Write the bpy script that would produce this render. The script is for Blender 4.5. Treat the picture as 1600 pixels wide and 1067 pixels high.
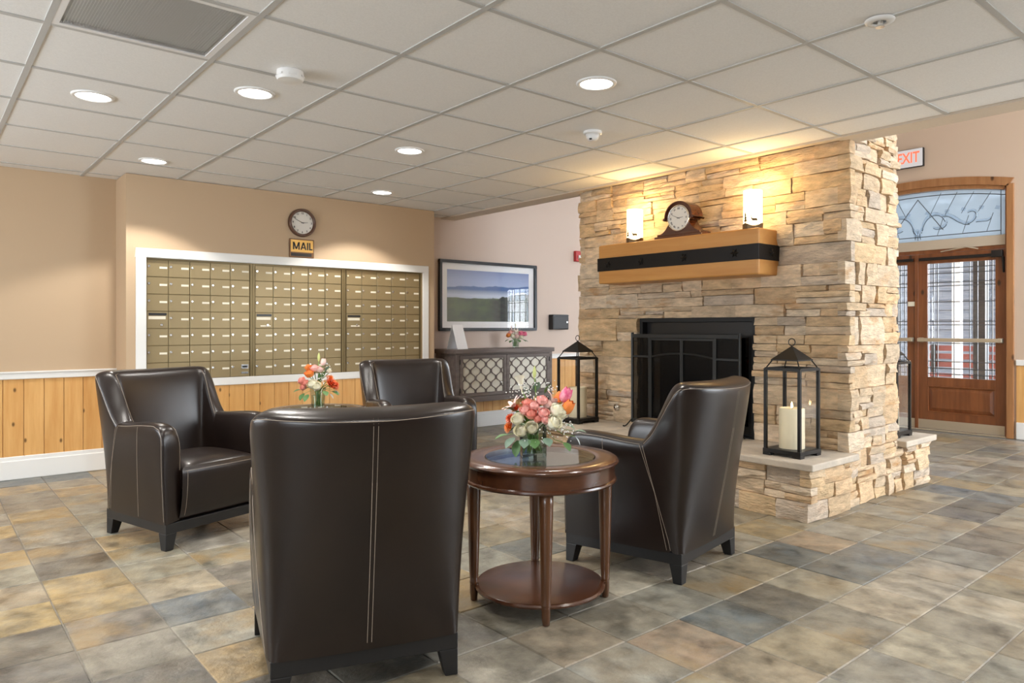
import bpy, bmesh, math, random
from mathutils import Vector, Matrix
from mathutils.bvhtree import BVHTree
random.seed(7)
PI = math.pi
SC = bpy.context.scene
COL = SC.collection
for o in list(bpy.data.objects): bpy.data.objects.remove(o)

# ------------------------------------------------------------------ camera
CAMZ, ZC, YAW = 1.139, 2.323, .862
cd = bpy.data.cameras.new('camera'); cam = bpy.data.objects.new('camera', cd); COL.objects.link(cam)
cam.location = (0, 0, CAMZ); cam.rotation_euler = (PI/2, 0, YAW)
cd.sensor_width = 36; cd.lens = 1122.97/1600*36; cd.shift_x = -25.67/1600; cd.shift_y = -22.97/1600
cd.clip_start = .02; cd.clip_end = 200
SC.camera = cam

# ------------------------------------------------------------------ world, daylight portals, exposure
W = bpy.data.worlds.new('world'); SC.world = W; W.use_nodes = True
bg = W.node_tree.nodes['Background']; bg.inputs[0].default_value = (.88, .94, 1, 1); bg.inputs[1].default_value = 11.5
SC.view_settings.view_transform = 'Standard'; SC.view_settings.look = 'None'
SC.view_settings.gamma = 1; SC.view_settings.use_curve_mapping = False
SC.view_settings.exposure = .32
SC.cycles.use_denoising = True
SC.cycles.max_bounces = 10; SC.cycles.diffuse_bounces = 6; SC.cycles.glossy_bounces = 5
SC.cycles.transparent_max_bounces = 16; SC.cycles.transmission_bounces = 8
SC.cycles.sample_clamp_indirect = 6; SC.cycles.caustics_reflective = False; SC.cycles.caustics_refractive = False
# window openings: (wall, a0, a1, z0, z1); wall X2 = right wall, Y8 = far wall, Y0 = wall behind the camera
XR, YF, YN, XL, ZH = 2.3, 8.5, -2.5, -6.58, 3.9
WINS = [('F', -6.35, -4.55, .75, 3.5), ('R', 4.8, 8.3, .3, 3.65), ('N', -5.6, -2.6, .7, 1.95), ('N', -.4, 1.6, .7, 1.95)]
for w, a0, a1, z0, z1 in WINS:
    l = bpy.data.lights.new('daylight_portal', 'AREA'); l.shape = 'RECTANGLE'; l.cycles.is_portal = True
    o = bpy.data.objects.new('daylight_portal', l); COL.objects.link(o)
    l.size = a1-a0; l.size_y = z1-z0; m = (a0+a1)/2; z = (z0+z1)/2
    if w == 'F': o.location = (m, YF+.1, z); o.rotation_euler = (-PI/2, 0, 0)
    if w == 'N': o.location = (m, YN-.1, z); o.rotation_euler = (PI/2, 0, 0)
    if w == 'R': o.location = (XR+.1, m, z); o.rotation_euler = (PI/2, 0, PI/2)

# ------------------------------------------------------------------ material helpers
def newmat(name):
    m = bpy.data.materials.new(name); m.use_nodes = True; nt = m.node_tree
    return m, nt, nt.nodes['Principled BSDF'], nt.nodes['Material Output']
def lk(nt, a, b): nt.links.new(a, b)
def nd(nt, t, **kw):
    n = nt.nodes.new(t)
    for k, v in kw.items(): setattr(n, k, v)
    return n
def coords(nt, stretch=(1, 1, 1), rnd=False, kind='Object'):
    tc = nd(nt, 'ShaderNodeTexCoord'); mp = nd(nt, 'ShaderNodeMapping'); mp.inputs['Scale'].default_value = stretch
    src = tc.outputs[kind]
    if rnd:
        oi = nd(nt, 'ShaderNodeObjectInfo'); ml = nd(nt, 'ShaderNodeMath', operation='MULTIPLY'); ml.inputs[1].default_value = 57.
        lk(nt, oi.outputs['Random'], ml.inputs[0]); ad = nd(nt, 'ShaderNodeVectorMath', operation='ADD')
        lk(nt, src, ad.inputs[0]); lk(nt, ml.outputs[0], ad.inputs[1]); src = ad.outputs[0]
    lk(nt, src, mp.inputs['Vector']); return mp.outputs[0]
def noise(nt, vec, scale, detail=4, rough=.55):
    n = nd(nt, 'ShaderNodeTexNoise'); n.inputs['Scale'].default_value = scale; n.inputs['Detail'].default_value = detail
    n.inputs['Roughness'].default_value = rough; lk(nt, vec, n.inputs['Vector']); return n.outputs['Fac']
def ramp(nt, fac, stops, interp='LINEAR'):
    r = nd(nt, 'ShaderNodeValToRGB'); e = r.color_ramp; e.interpolation = interp
    while len(e.elements) < len(stops): e.elements.new(.5)
    for el, (p, c) in zip(e.elements, stops):
        el.position = p; el.color = (*c, 1) if len(c) == 3 else c
    lk(nt, fac, r.inputs[0]); return r.outputs[0]
def mixc(nt, fac, a, b, mode='MIX'):
    m = nd(nt, 'ShaderNodeMix', data_type='RGBA', blend_type=mode)
    for s, v in ((m.inputs[0], fac), (m.inputs[6], a), (m.inputs[7], b)):
        if isinstance(v, (int, float)): s.default_value = v
        elif isinstance(v, tuple): s.default_value = (*v, 1)
        else: lk(nt, v, s)
    return m.outputs[2]
def bumpn(nt, bsdf, fac, strength, dist=.01):
    b = nd(nt, 'ShaderNodeBump'); b.inputs['Strength'].default_value = strength; b.inputs['Distance'].default_value = dist
    lk(nt, fac, b.inputs['Height']); lk(nt, b.outputs[0], bsdf.inputs['Normal'])
def P(name, col, rough=.5, metal=0, col2=None, nscale=8, lo=.35, hi=.65, stretch=(1, 1, 1), bump=None, coat=0, rnd=False, spec=.5, sheen=0):
    m, nt, b, _ = newmat(name)
    b.inputs['Base Color'].default_value = (*col, 1); b.inputs['Roughness'].default_value = rough; b.inputs['Metallic'].default_value = metal
    b.inputs['Coat Weight'].default_value = coat; b.inputs['Specular IOR Level'].default_value = spec; b.inputs['Coat Roughness'].default_value = .15
    if col2 or bump:
        v = coords(nt, stretch, rnd)
        if col2:
            f = noise(nt, v, nscale); c = ramp(nt, f, [(lo, col), (hi, col2)]); lk(nt, c, b.inputs['Base Color'])
        if bump: bumpn(nt, b, noise(nt, v, bump[0], 5), bump[1], bump[2] if len(bump) > 2 else .01)
    return m
def WOOD(name, c1, c2, axis='Z', rough=.4, scale=1., knots=None, coat=.1, bump=.12):
    m, nt, b, _ = newmat(name)
    st = {'X': (1.2, 14, 14), 'Y': (14, 1.2, 14), 'Z': (14, 14, 1.2)}[axis]
    st = tuple(s*scale for s in st)
    v = coords(nt, st, True); f = noise(nt, v, 1.6, 6, .6)
    c = ramp(nt, f, [(.3, c1), (.5, tuple((a+d)/2 for a, d in zip(c1, c2))), (.7, c2)])
    if knots:
        ks = {'X': (.55, 1, 1), 'Y': (1, .55, 1), 'Z': (1, 1, .55)}[axis]
        kv = coords(nt, ks, True); sp_ = nd(nt, 'ShaderNodeSeparateXYZ'); lk(nt, kv, sp_.inputs[0]); ad_ = nd(nt, 'ShaderNodeMath', operation='ADD'); cb_ = nd(nt, 'ShaderNodeCombineXYZ')
        p_, q_, r_ = {'X': ('Y', 'Z', 'X'), 'Y': ('X', 'Z', 'Y'), 'Z': ('X', 'Y', 'Z')}[axis]
        lk(nt, sp_.outputs[p_], ad_.inputs[0]); lk(nt, sp_.outputs[q_], ad_.inputs[1]); lk(nt, ad_.outputs[0], cb_.inputs[0]); lk(nt, sp_.outputs[r_], cb_.inputs[1])
        vo = nd(nt, 'ShaderNodeTexVoronoi', voronoi_dimensions='2D'); vo.inputs['Scale'].default_value = knots; lk(nt, cb_.outputs[0], vo.inputs['Vector'])
        kf = ramp(nt, vo.outputs['Distance'], [(.022, (1, 1, 1)), (.055, (0, 0, 0))])
        c = mixc(nt, kf, c, tuple(x*.28 for x in c1))
    lk(nt, c, b.inputs['Base Color']); b.inputs['Roughness'].default_value = rough; b.inputs['Coat Weight'].default_value = coat; b.inputs['Coat Roughness'].default_value = .2
    bumpn(nt, b, f, bump, .004); return m
def EMIT(name, col, s):
    m, nt, b, out = newmat(name); nt.nodes.remove(b); e = nd(nt, 'ShaderNodeEmission'); e.inputs[0].default_value = (*col, 1); e.inputs[1].default_value = s
    lk(nt, e.outputs[0], out.inputs[0]); return m
def PANE(name, tint=(1, 1, 1), refl=1., rough=0., ior=1.5):
    m, nt, b, out = newmat(name); nt.nodes.remove(b)
    t = nd(nt, 'ShaderNodeBsdfTransparent'); t.inputs[0].default_value = (*tint, 1)
    g = nd(nt, 'ShaderNodeBsdfGlossy'); g.inputs['Roughness'].default_value = rough
    lw = nd(nt, 'ShaderNodeLayerWeight'); pw = nd(nt, 'ShaderNodeMath', operation='POWER'); pw.inputs[1].default_value = 5.; lk(nt, lw.outputs['Facing'], pw.inputs[0])
    f0 = ((ior-1)/(ior+1))**2; mu = nd(nt, 'ShaderNodeMath', operation='MULTIPLY_ADD'); mu.use_clamp = True; lk(nt, pw.outputs[0], mu.inputs[0])
    mu.inputs[1].default_value = (1-f0)*refl; mu.inputs[2].default_value = f0*refl
    mx = nd(nt, 'ShaderNodeMixShader'); lk(nt, mu.outputs[0], mx.inputs[0]); lk(nt, t.outputs[0], mx.inputs[1]); lk(nt, g.outputs[0], mx.inputs[2])
    lk(nt, mx.outputs[0], out.inputs[0]); return m
def TINTED(name, rough, variation, bump, stretch=(1, 1, 1), scale=9, spot=None, rv=.0, blend=None, lo_=.28):
    """colour comes from the per-piece 'tint' attribute, broken up by noise"""
    m, nt, b, _ = newmat(name)
    a = nd(nt, 'ShaderNodeAttribute', attribute_name='tint')
    g = nd(nt, 'ShaderNodeNewGeometry'); mp = nd(nt, 'ShaderNodeMapping'); mp.inputs['Scale'].default_value = stretch
    lk(nt, g.outputs['Position'], mp.inputs[0]); v = mp.outputs[0]
    f = noise(nt, v, scale, 7, .62)
    c = mixc(nt, 1., a.outputs['Color'], ramp(nt, f, [(lo_, (1-variation,)*3), (1-lo_, (1+variation*.8,)*3)]), 'MULTIPLY')
    if spot:
        f2 = noise(nt, v, spot[0], 6, .6); k = ramp(nt, f2, [(spot[2], (0, 0, 0)), (spot[3], (1, 1, 1))])
        mm = nd(nt, 'ShaderNodeMath', operation='MULTIPLY'); lk(nt, k, mm.inputs[0]); lk(nt, a.outputs['Alpha'], mm.inputs[1])
        c = mixc(nt, mm.outputs[0], c, spot[1])
    if blend: c = mixc(nt, ramp(nt, noise(nt, v, blend[0], 8, .68), [(.40, (0, 0, 0)), (.68, (blend[2],)*3)]), c, blend[1])
    lk(nt, c, b.inputs['Base Color'])
    if rv:
        r = nd(nt, 'ShaderNodeMapRange'); r.inputs['To Min'].default_value = rough-rv; r.inputs['To Max'].default_value = rough+rv; lk(nt, f, r.inputs[0]); lk(nt, r.outputs[0], b.inputs['Roughness'])
    else: b.inputs['Roughness'].default_value = rough
    bumpn(nt, b, noise(nt, v, bump[0], 8, .6), bump[1], bump[2]); return m

M = {}
M['tan'] = P('tan_paint', (.525, .385, .25), .7, bump=(160, .05, .002))
M['daylit_tan'] = P('back_wall_daylit_paint', (.56, .43, .325), .7)  # wall tan with the daylight on the back wall put into its colour
M['soffit'] = P('soffit_paint', (.62, .53, .43), .7)
M['dimming_brown'] = P('reflection_dimming_brown', (.17, .12, .085), .7)  # dark tone chosen to dim what the leather chair backs reflect
M['daylit_pale'] = P('pale_daylit_paint', (.60, .49, .42), .7, bump=(160, .05, .002))  # wall paint lightened and cooled in colour for daylight on the picture wall
M['white'] = P('white_trim', (.80, .80, .78), .4)
M['ceil'] = P('ceiling_panel', (.84, .84, .835), .9, col2=(.79, .79, .785), nscale=140)
M['tbar'] = P('tbar_shaded', (.50, .50, .49), .6)  # white bars greyed to stand in for the shadow lines along them
M['pine'] = WOOD('knotty_pine', (.62, .31, .095), (.76, .45, .17), 'Z', .35, 1., 4.6)
M['slate'] = TINTED('slate', .34, .55, (20, .6, .012), (1, 1, 1), 8, (3.4, (.30, .20, .085), .48, .62), .12, (6., (.30, .275, .215), .55), .36)
M['grout'] = P('grout', (.20, .185, .16), .85, col2=(.27, .25, .22), nscale=30)
M['stone'] = TINTED('ledgestone', .85, .34, (30, 1., .016), (1, 1, 3.2), 10, (4.5, (.52, .27, .10), .52, .72))
M['mortar'] = P('mortar', (.30, .22, .14), .95)
M['slab'] = P('hearth_limestone', (.58, .50, .40), .75, col2=(.46, .40, .33), nscale=6, bump=(30, .5, .01))
M['leather'] = P('brown_leather', (.0105, .0062, .005), .29, col2=(.014, .0082, .0063), nscale=5, bump=(240, .10, .002), spec=.5)
M['stitch'] = P('tan_thread', (.36, .30, .24), .8)
M['blackwood'] = P('black_wood', (.010, .010, .011), .42)
M['mahog'] = WOOD('mahogany', (.050, .016, .0065), (.095, .033, .013), 'Y', .22, .8, None, .5, .05)
M['mahogv'] = WOOD('mahogany_leg', (.060, .022, .008), (.115, .045, .016), 'Z', .28, .8, None, .4, .05)
M['glass'] = PANE('clear_glass')
M['tglass'] = PANE('table_glass', (.86, .93, .92), 1.)
M['vglass'] = PANE('vase_glass', (.90, .94, .93), 1.6)
M['water'] = PANE('water', (.86, .91, .87), .6, 0, 1.33)
M['brass'] = P('mailbox_bronze', (.30, .23, .12), .42, .45, bump=(300, .04, .001))
M['brassd'] = P('mailbox_frame', (.20, .15, .07), .42, .5)
M['chrome'] = P('chrome', (.75, .74, .72), .22, 1)
M['plate'] = P('name_card', (.85, .80, .66), .5)
M['black'] = P('black_plastic', (.006, .006, .007), .35)
M['iron'] = P('black_iron', (.012, .011, .010), .45, .4)
M['ironband'] = P('strap_iron', (.012, .010, .009), .42, .6, bump=(60, .25, .004))
M['firebox'] = P('firebox_black', (.006, .006, .006), .6)
M['steel'] = P('screen_frame', (.035, .036, .036), .45, .6)
M['fglass'] = PANE('fire_door_glass', (.10, .10, .10), 1.6)
M['beam'] = WOOD('mantel_pine', (.50, .215, .048), (.60, .30, .082), 'X', .45, .7, 2.2)
M['clockwood'] = WOOD('clock_wood', (.060, .018, .007), (.12, .036, .013), 'X', .22, 1., None, .5)
M['face'] = P('clock_face', (.78, .75, .69), .4)
M['ink'] = P('ink', (.015, .013, .012), .5)
M['gold'] = P('sign_gold', (.62, .36, .08), .35, .3)
M['bronze'] = P('sign_bronze', (.14, .07, .03), .35, .5)
M['brownring'] = P('clock_ring', (.10, .045, .025), .3)
M['candle'] = P('candle_wax', (.80, .70, .48), .5)
M['flame'] = EMIT('flame', (1, .72, .32), 25)
M['lampglow'] = EMIT('lamp_glow', (1, .72, .34), 9)
M['lampmetal'] = P('lamp_bronze', (.16, .10, .045), .5, .5)
M['can'] = EMIT('downlight_lens', (1, .97, .92), 9)
M['plastic'] = P('white_plastic', (.80, .80, .79), .4)
M['red'] = P('alarm_red', (.45, .03, .03), .4)
M['cab'] = WOOD('weathered_wood', (.075, .056, .048), (.16, .128, .115), 'Y', .5, 1., None, 0, .2)
M['cream'] = P('cream_fabric', (.66, .64, .56), .9)
M['paper'] = P('paper', (.85, .86, .88), .6)
M['door'] = WOOD('door_wood', (.15, .045, .014), (.26, .088, .028), 'Z', .3, .8, 2.5, .35)
M['doortrim'] = WOOD('door_trim', (.27, .115, .042), (.40, .19, .075), 'Z', .35, .8, 2.5, .3)
M['beige'] = P('beige_header', (.50, .42, .32), .5)
M['alum'] = P('champagne_metal', (.62, .55, .43), .35, .7)
M['lead'] = P('lead_came', (.10, .10, .10), .4, .8)
M['bevel'] = PANE('bevelled_glass', (.9, .95, 1), 2.2, .05)
m, nt, b, out = newmat('textured_glass'); nt.nodes.remove(b); a_ = nd(nt, 'ShaderNodeBsdfTransparent'); a_.inputs[0].default_value = (.40, .43, .46, 1)
c_ = nd(nt, 'ShaderNodeBsdfTranslucent'); c_.inputs[0].default_value = (.44, .48, .51, 1); g_ = nd(nt, 'ShaderNodeBsdfGlossy'); g_.inputs['Roughness'].default_value = .2
x_ = nd(nt, 'ShaderNodeMixShader'); x_.inputs[0].default_value = .72; lk(nt, a_.outputs[0], x_.inputs[1]); lk(nt, c_.outputs[0], x_.inputs[2]); y_ = nd(nt, 'ShaderNodeMixShader'); y_.inputs[0].default_value = .08
lk(nt, x_.outputs[0], y_.inputs[1]); lk(nt, g_.outputs[0], y_.inputs[2]); lk(nt, y_.outputs[0], out.inputs[0]); M['frost'] = m
M['pframe'] = P('picture_frame', (.010, .014, .020), .3)
M['siding'] = P('outside_siding', (.07, .08, .10), .8, col2=(.14, .14, .15), nscale=3, stretch=(1, 1, 14))
M['paving'] = P('outside_paving', (.24, .23, .22), .9, col2=(.32, .31, .29), nscale=4)
M['vent'] = P('vent_grey', (.78, .78, .78), .5)

# ------------------------------------------------------------------ mesh helpers
class MB:
    def __init__(s): s.v = []; s.f = []
    def add(s, vs, fs):
        n = len(s.v); s.v += [tuple(p) for p in vs]; s.f += [tuple(i+n for i in f) for f in fs]; return s
    def box(s, x0, x1, y0, y1, z0, z1):
        return s.add([(x0, y0, z0), (x1, y0, z0), (x1, y1, z0), (x0, y1, z0), (x0, y0, z1), (x1, y0, z1), (x1, y1, z1), (x0, y1, z1)],
                     [(0, 3, 2, 1), (4, 5, 6, 7), (0, 1, 5, 4), (1, 2, 6, 5), (2, 3, 7, 6), (3, 0, 4, 7)])
    def frustum(s, b, t):   # b,t = (x0,x1,y0,y1,z)
        return s.add([(b[0], b[2], b[4]), (b[1], b[2], b[4]), (b[1], b[3], b[4]), (b[0], b[3], b[4]), (t[0], t[2], t[4]), (t[1], t[2], t[4]), (t[1], t[3], t[4]), (t[0], t[3], t[4])],
                     [(0, 3, 2, 1), (4, 5, 6, 7), (0, 1, 5, 4), (1, 2, 6, 5), (2, 3, 7, 6), (3, 0, 4, 7)])
    def prism(s, poly, a, b, axis='Y'):  # poly of 2D points extruded along axis from a to b
        mk = {'Y': lambda p, t: (p[0], t, p[1]), 'X': lambda p, t: (t, p[0], p[1]), 'Z': lambda p, t: (p[0], p[1], t)}[axis]
        n = len(poly); vs = [mk(p, a) for p in poly]+[mk(p, b) for p in poly]
        return s.add(vs, [tuple(range(n-1, -1, -1)), tuple(range(n, 2*n))]+[(i, (i+1) % n, n+(i+1) % n, n+i) for i in range(n)])
    def lathe(s, prof, c=(0, 0, 0), n=24, axis='Z', a0=0, cap=True):
        k = len(prof); vs = []
        for i in range(n):
            t = a0+2*PI*i/n; ct, st = math.cos(t), math.sin(t)
            for r, h in prof:
                p = (r*ct, r*st, h) if axis == 'Z' else ((h, r*ct, r*st) if axis == 'X' else (r*ct, h, r*st))
                vs.append((p[0]+c[0], p[1]+c[1], p[2]+c[2]))
        fs = [(i*k+j, ((i+1) % n)*k+j, ((i+1) % n)*k+j+1, i*k+j+1) for i in range(n) for j in range(k-1)]
        if cap:
            if prof[0][0] > 1e-6: fs.append(tuple(i*k for i in range(n-1, -1, -1)))
            if prof[-1][0] > 1e-6: fs.append(tuple(i*k+k-1 for i in range(n)))
        return s.add(vs, fs)
    def tube(s, path, r, n=6, closed=False):
        path = [Vector(p) for p in path]; m = len(path); vs = []
        rr = r if isinstance(r, (list, tuple)) else [r]*m
        up = Vector((0, 0, 1)); prev = None
        for i, p in enumerate(path):
            a = path[(i-1) % m] if (closed or i > 0) else p; b = path[(i+1) % m] if (closed or i < m-1) else p
            t = (b-a).normalized() if (b-a).length > 1e-9 else Vector((0, 0, 1))
            if prev is None: prev = t.orthogonal().normalized()
            u = (prev-t*prev.dot(t)); u = u.normalized() if u.length > 1e-6 else t.orthogonal().normalized(); prev = u; w = t.cross(u)
            for j in range(n):
                g = 2*PI*j/n; vs.append(p+(u*math.cos(g)+w*math.sin(g))*rr[i])
        fs = []
        for i in range(m if closed else m-1):
            for j in range(n): fs.append((i*n+j, i*n+(j+1) % n, ((i+1) % m)*n+(j+1) % n, ((i+1) % m)*n+j))
        if not closed: fs += [tuple(range(n-1, -1, -1)), tuple((m-1)*n+j for j in range(n))]
        return s.add(vs, fs)
    def sphere(s, c, r, n=10, m=6, sz=1.):
        return s.lathe([(max(1e-4, r*math.sin(PI*j/m)), -r*sz*math.cos(PI*j/m)) for j in range(m+1)], c, n, cap=False)
    def mesh(s, name):
        me = bpy.data.meshes.new(name); me.from_pydata(s.v, [], s.f); me.update(); return me
def fixn(me):
    bm = bmesh.new(); bm.from_mesh(me); bmesh.ops.remove_doubles(bm, verts=bm.verts, dist=1e-6); bmesh.ops.recalc_face_normals(bm, faces=bm.faces); bm.to_mesh(me); bm.free()
def obj(name, mb, mat, parent=None, bevel=0, smooth=False, loc=None, sub=0, label=None, seg=2):
    me = mb.mesh(name) if isinstance(mb, MB) else mb
    if isinstance(mb, MB): fixn(me)
    if mat and not me.materials: me.materials.append(M[mat] if isinstance(mat, str) else mat)
    if smooth: me.polygons.foreach_set('use_smooth', [True]*len(me.polygons))
    o = bpy.data.objects.new(name, me); COL.objects.link(o); o.parent = parent
    if loc: o.location = loc
    if bevel:
        b = o.modifiers.new('bevel', 'BEVEL'); b.width = bevel; b.segments = seg; b.limit_method = 'ANGLE'
        if smooth: b.harden_normals = True
    if sub:
        b = o.modifiers.new('sub', 'SUBSURF'); b.levels = sub; b.render_levels = sub
    if label: o['label'] = label
    return o
def smooth_angle(o, ang=40):
    me = o.data; me.polygons.foreach_set('use_smooth', [True]*len(me.polygons))
    bm = bmesh.new(); bm.from_mesh(me)
    for e in bm.edges: e.smooth = not (len(e.link_faces) != 2 or e.calc_face_angle(0) > math.radians(ang))
    bm.to_mesh(me); bm.free(); return o
def tag(o, label, cat, group=None):
    o['label'] = label; o['category'] = cat
    if group: o['group'] = group
    return o
def thing(name, label, cat, loc=(0, 0, 0), rotz=0, group=None):
    o = bpy.data.objects.new(name, None); o.empty_display_size = .1; COL.objects.link(o); o.location = loc; o.rotation_euler = (0, 0, rotz)
    return tag(o, label, cat, group)
def struct(o): o['kind'] = 'structure'; return o
def dup(root, loc, rotz=0, label=None, parent=None):
    r = root.copy(); COL.objects.link(r); r.parent = parent
    if loc is not None: r.location = loc; r.rotation_euler = (0, 0, rotz)
    if label: r['label'] = label
    for ch in list(root.children):
        c = ch.copy(); COL.objects.link(c); c.parent = r
        for g in list(ch.children):
            d = g.copy(); COL.objects.link(d); d.parent = c
    return r
def text_mesh(s, size, extrude=.001, bold=0, align='CENTER'):
    cu = bpy.data.curves.new('lettering', 'FONT'); cu.body = s; cu.size = size; cu.extrude = extrude; cu.offset = bold; cu.align_x = align; cu.align_y = 'CENTER'
    o = bpy.data.objects.new('lettering', cu); COL.objects.link(o); bpy.context.view_layer.update()
    me = bpy.data.meshes.new_from_object(o.evaluated_get(bpy.context.evaluated_depsgraph_get())); bpy.data.objects.remove(o); return me
def tinted_mesh(name, vs, fs, cols):
    me = bpy.data.meshes.new(name); me.from_pydata(vs, [], fs); me.update()
    ca = me.color_attributes.new('tint', 'FLOAT_COLOR', 'POINT'); ca.data.foreach_set('color', [c for q in cols for c in q]); return me
# text facing +X (on walls whose face looks to +X): local x -> +Y, local y -> +Z
ROT_PX = (PI/2, 0, PI/2)
ROT_MY = (PI/2, 0, 0)

# ------------------------------------------------------------------ floor
fl = struct(obj('floor', MB().box(XL-.1, XR+.1, YN-.1, YF+.1, -.1, -.004), 'grout')); fl['label'] = 'slate tile floor with sanded grout joints'
TS = .3052; TSX = .3024; TX0, TY0 = -1.142, 2.2687
def proj(x, y, z):
    c, s = math.cos(YAW), math.sin(YAW); xx = x*c+y*s; zz = -x*s+y*c
    if zz < .15: return None
    return 825.67+1122.97*xx/zz, 510.53-1122.97*(z-CAMZ)/zz, zz
SLATE = {'t': (.34, .29, .205), 'o': (.40, .29, .145), 'g': (.27, .25, .20), 'd': (.125, .12, .11), 'b': (.14, .16, .17), 'k': (.19, .168, .14), 'l': (.43, .385, .31), 's': (.31, .30, .26), 'r': (.34, .26, .18)}
TILE_HINT = {}
for _j, _i, _s in ((-6, 4, 'dgkoodkgtok'), (-5, 4, 'osbtggo'), (-7, 5, 'ddotgoko'), (-1, -1, 'strg'), (0, -1, 'stbs'), (1, -1, 'lgdt'), (2, -1, 'gllt'), (3, -1, 'llbb'), (4, -1, 'tlbr'), (5, -1, 'lssst'), (6, -1, 'tkst')):
    for _k, _c in enumerate(_s): TILE_HINT[(_i+_k, _j)] = _c
def tile_geo(cx, cy, col, rng):
    h = TS/2-.0022; dz = rng.uniform(-.0012, .0012); b = .003
    hx = TSX/2-.0022; ks = [(-hx, -h), (hx, -h), (hx, h), (-hx, h)]
    vs = [(cx+x+rng.uniform(-.001, .001), cy+y+rng.uniform(-.001, .001), -.008) for x, y in ks]
    vs += [(v[0], v[1], dz-.003) for v in vs[:4]]
    vs += [(cx+(hx-b)*(1 if x > 0 else -1), cy+(h-b)*(1 if y > 0 else -1), dz+rng.uniform(-.0006, .0006)) for x, y in ks]
    fs = [(i, (i+1) % 4, 4+(i+1) % 4, 4+i) for i in range(4)]+[(4+i, 4+(i+1) % 4, 8+(i+1) % 4, 8+i) for i in range(4)]+[(8, 9, 10, 11)]
    return vs, fs, [col]*12
def floor_tiles():
    rng = random.Random(11); tiles = []
    for i in range(-12, 19):
        for j in range(-16, 22):
            cx, cy = TX0-TSX*(i+.5), TY0+TS*(j+.5)
            if cx < XL-.1 or cx > XR or cy < YN or cy > YF: continue
            left = max(0, min(1, (-cx-2.2)/2.5)) if cy < 3 else 0
            k = TILE_HINT.get((i, j)) or rng.choices('togdbklsr', (26, 4+14*left, 18, 5+4*left, 5, 6+5*left, 16*(1-left)+2, 16, 3))[0]
            c = SLATE[k]; q = rng.uniform(.64, .84); a = {'b': .05, 'd': .12}.get(k, rng.choice((.1, .3, .7)))
            col = (c[0]*q*rng.uniform(.97, 1.03), c[1]*q, c[2]*q*rng.uniform(.95, 1.05), a)
            p = proj(cx, cy, 0); area = 0
            if p and -60 < p[0] < 1660 and p[1] < 1110: area = 1/p[2]**3
            tiles.append((area, cx, cy, col))
    tiles.sort(key=lambda t: -t[0]); rest = ([], [], [])
    for n, (ar, cx, cy, col) in enumerate(tiles):
        if n < 298 and ar > 0:
            vs, fs, cs = tile_geo(0, 0, col, rng); me = tinted_mesh('slate_tile', vs, fs, cs); obj('slate_tile', me, 'slate', fl, loc=(cx, cy, 0))
        else:
            vs, fs, cs = tile_geo(cx, cy, col, rng); b = len(rest[0]); rest[0].extend(vs); rest[1].extend([tuple(q+b for q in f) for f in fs]); rest[2].extend(cs)
    o = obj('slate_tiles_far', tinted_mesh('slate_tiles_far', *rest), 'slate', fl); o['kind'] = 'stuff'
floor_tiles()

# ------------------------------------------------------------------ ceiling
XB, YA = -2.133, 2.2296
ce = MB().box(XL-.1, XR+.1, YN-.1, 4.38, ZC+.03, ZC+.1)
ce = struct(obj('ceiling', ce, 'ceil')); ce['label'] = 'suspended ceiling of white panels in a metal grid'
ys = sorted([YA+.61*a for a in range(-7, 4)]+[4.38]); xs = sorted([XB-.61*b for b in range(-7, 8)]+[XL])
pan = {}
for j in range(len(ys)-1):
    for i in range(len(xs)-1):
        x0, x1, y0, y1 = xs[i], xs[i+1], ys[j], ys[j+1]
        if x1 > XR: continue
        p = proj((x0+x1)/2, (y0+y1)/2, ZC)
        if not p: continue
        key = (round(x1-x0, 2), round(y1-y0, 2))
        if key not in pan:
            a, b = (x1-x0)/2-.009, (y1-y0)/2-.009; pan[key] = MB().frustum((-a, a, -b, b, .004), (-a-.004, a+.004, -b-.004, b+.004, .028)).mesh('ceiling_panel')
        vent = abs(x0-(XB-.61*2)) < .01 and abs(y0-(YA-.61*3)) < .01
        if vent: continue
        obj('ceiling_panel', pan[key], 'ceil', ce, loc=((x0+x1)/2, (y0+y1)/2, ZC))
for x in xs[1:]:
    if x < XR: obj('t_bar', MB().box(x-.012, x+.012, YN, 4.38, ZC, ZC+.012), 'tbar', ce)
for y in ys[:-1]:
    obj('t_bar', MB().box(XL, XR, y-.012, y+.012, ZC-.0006, ZC+.011), 'tbar', ce)
# bulkhead at the edge of the low ceiling and the high ceiling beyond it
bk = MB().box(XL, -4.49, 4.38, 4.57, ZC-.008, ZH).box(-4.49, -2.17, 4.38, 4.44, ZC-.008, ZH).box(-2.17, XR, 4.38, 4.57, ZC-.008, ZH)
bk = struct(obj('trim_1', bk, 'soffit')); bk['label'] = 'tan painted bulkhead along the edge of the low ceiling'
hc = struct(obj('ceiling_high', MB().box(XL-.1, XR+.1, 4.57, YF+.1, ZH, ZH+.1), 'ceil')); hc['label'] = 'plain white high ceiling beyond the bulkhead'
# return air grille in the ceiling
vx, vy = XB-.61*1.5, YA-.61*2.5
t = thing('ceiling_vent', 'grey square return air grille set in the ceiling', 'vent', (vx, vy, ZC))
f = MB()
for a, b, c, d in ((-.293, .293, -.293, -.27), (-.293, .293, .27, .293), (-.293, -.27, -.27, .27), (.27, .293, -.27, .27)): f.box(a, b, c, d, .0, .02)
obj('frame', f, 'vent', t); f = MB()
for k in range(54):
    y = -.268+.01*k; f.add([(-.27, y, .003), (.27, y, .003), (.27, y+.006, .012), (-.27, y+.006, .012)], [(0, 1, 2, 3)])
o = obj('slats', f, 'vent', t); o['kind'] = 'stuff'
obj('backing', MB().box(-.28, .28, -.28, .28, .018, .026), P('vent_backing', (.66, .66, .66), .8), t)  # pale grey board behind the slats

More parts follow.
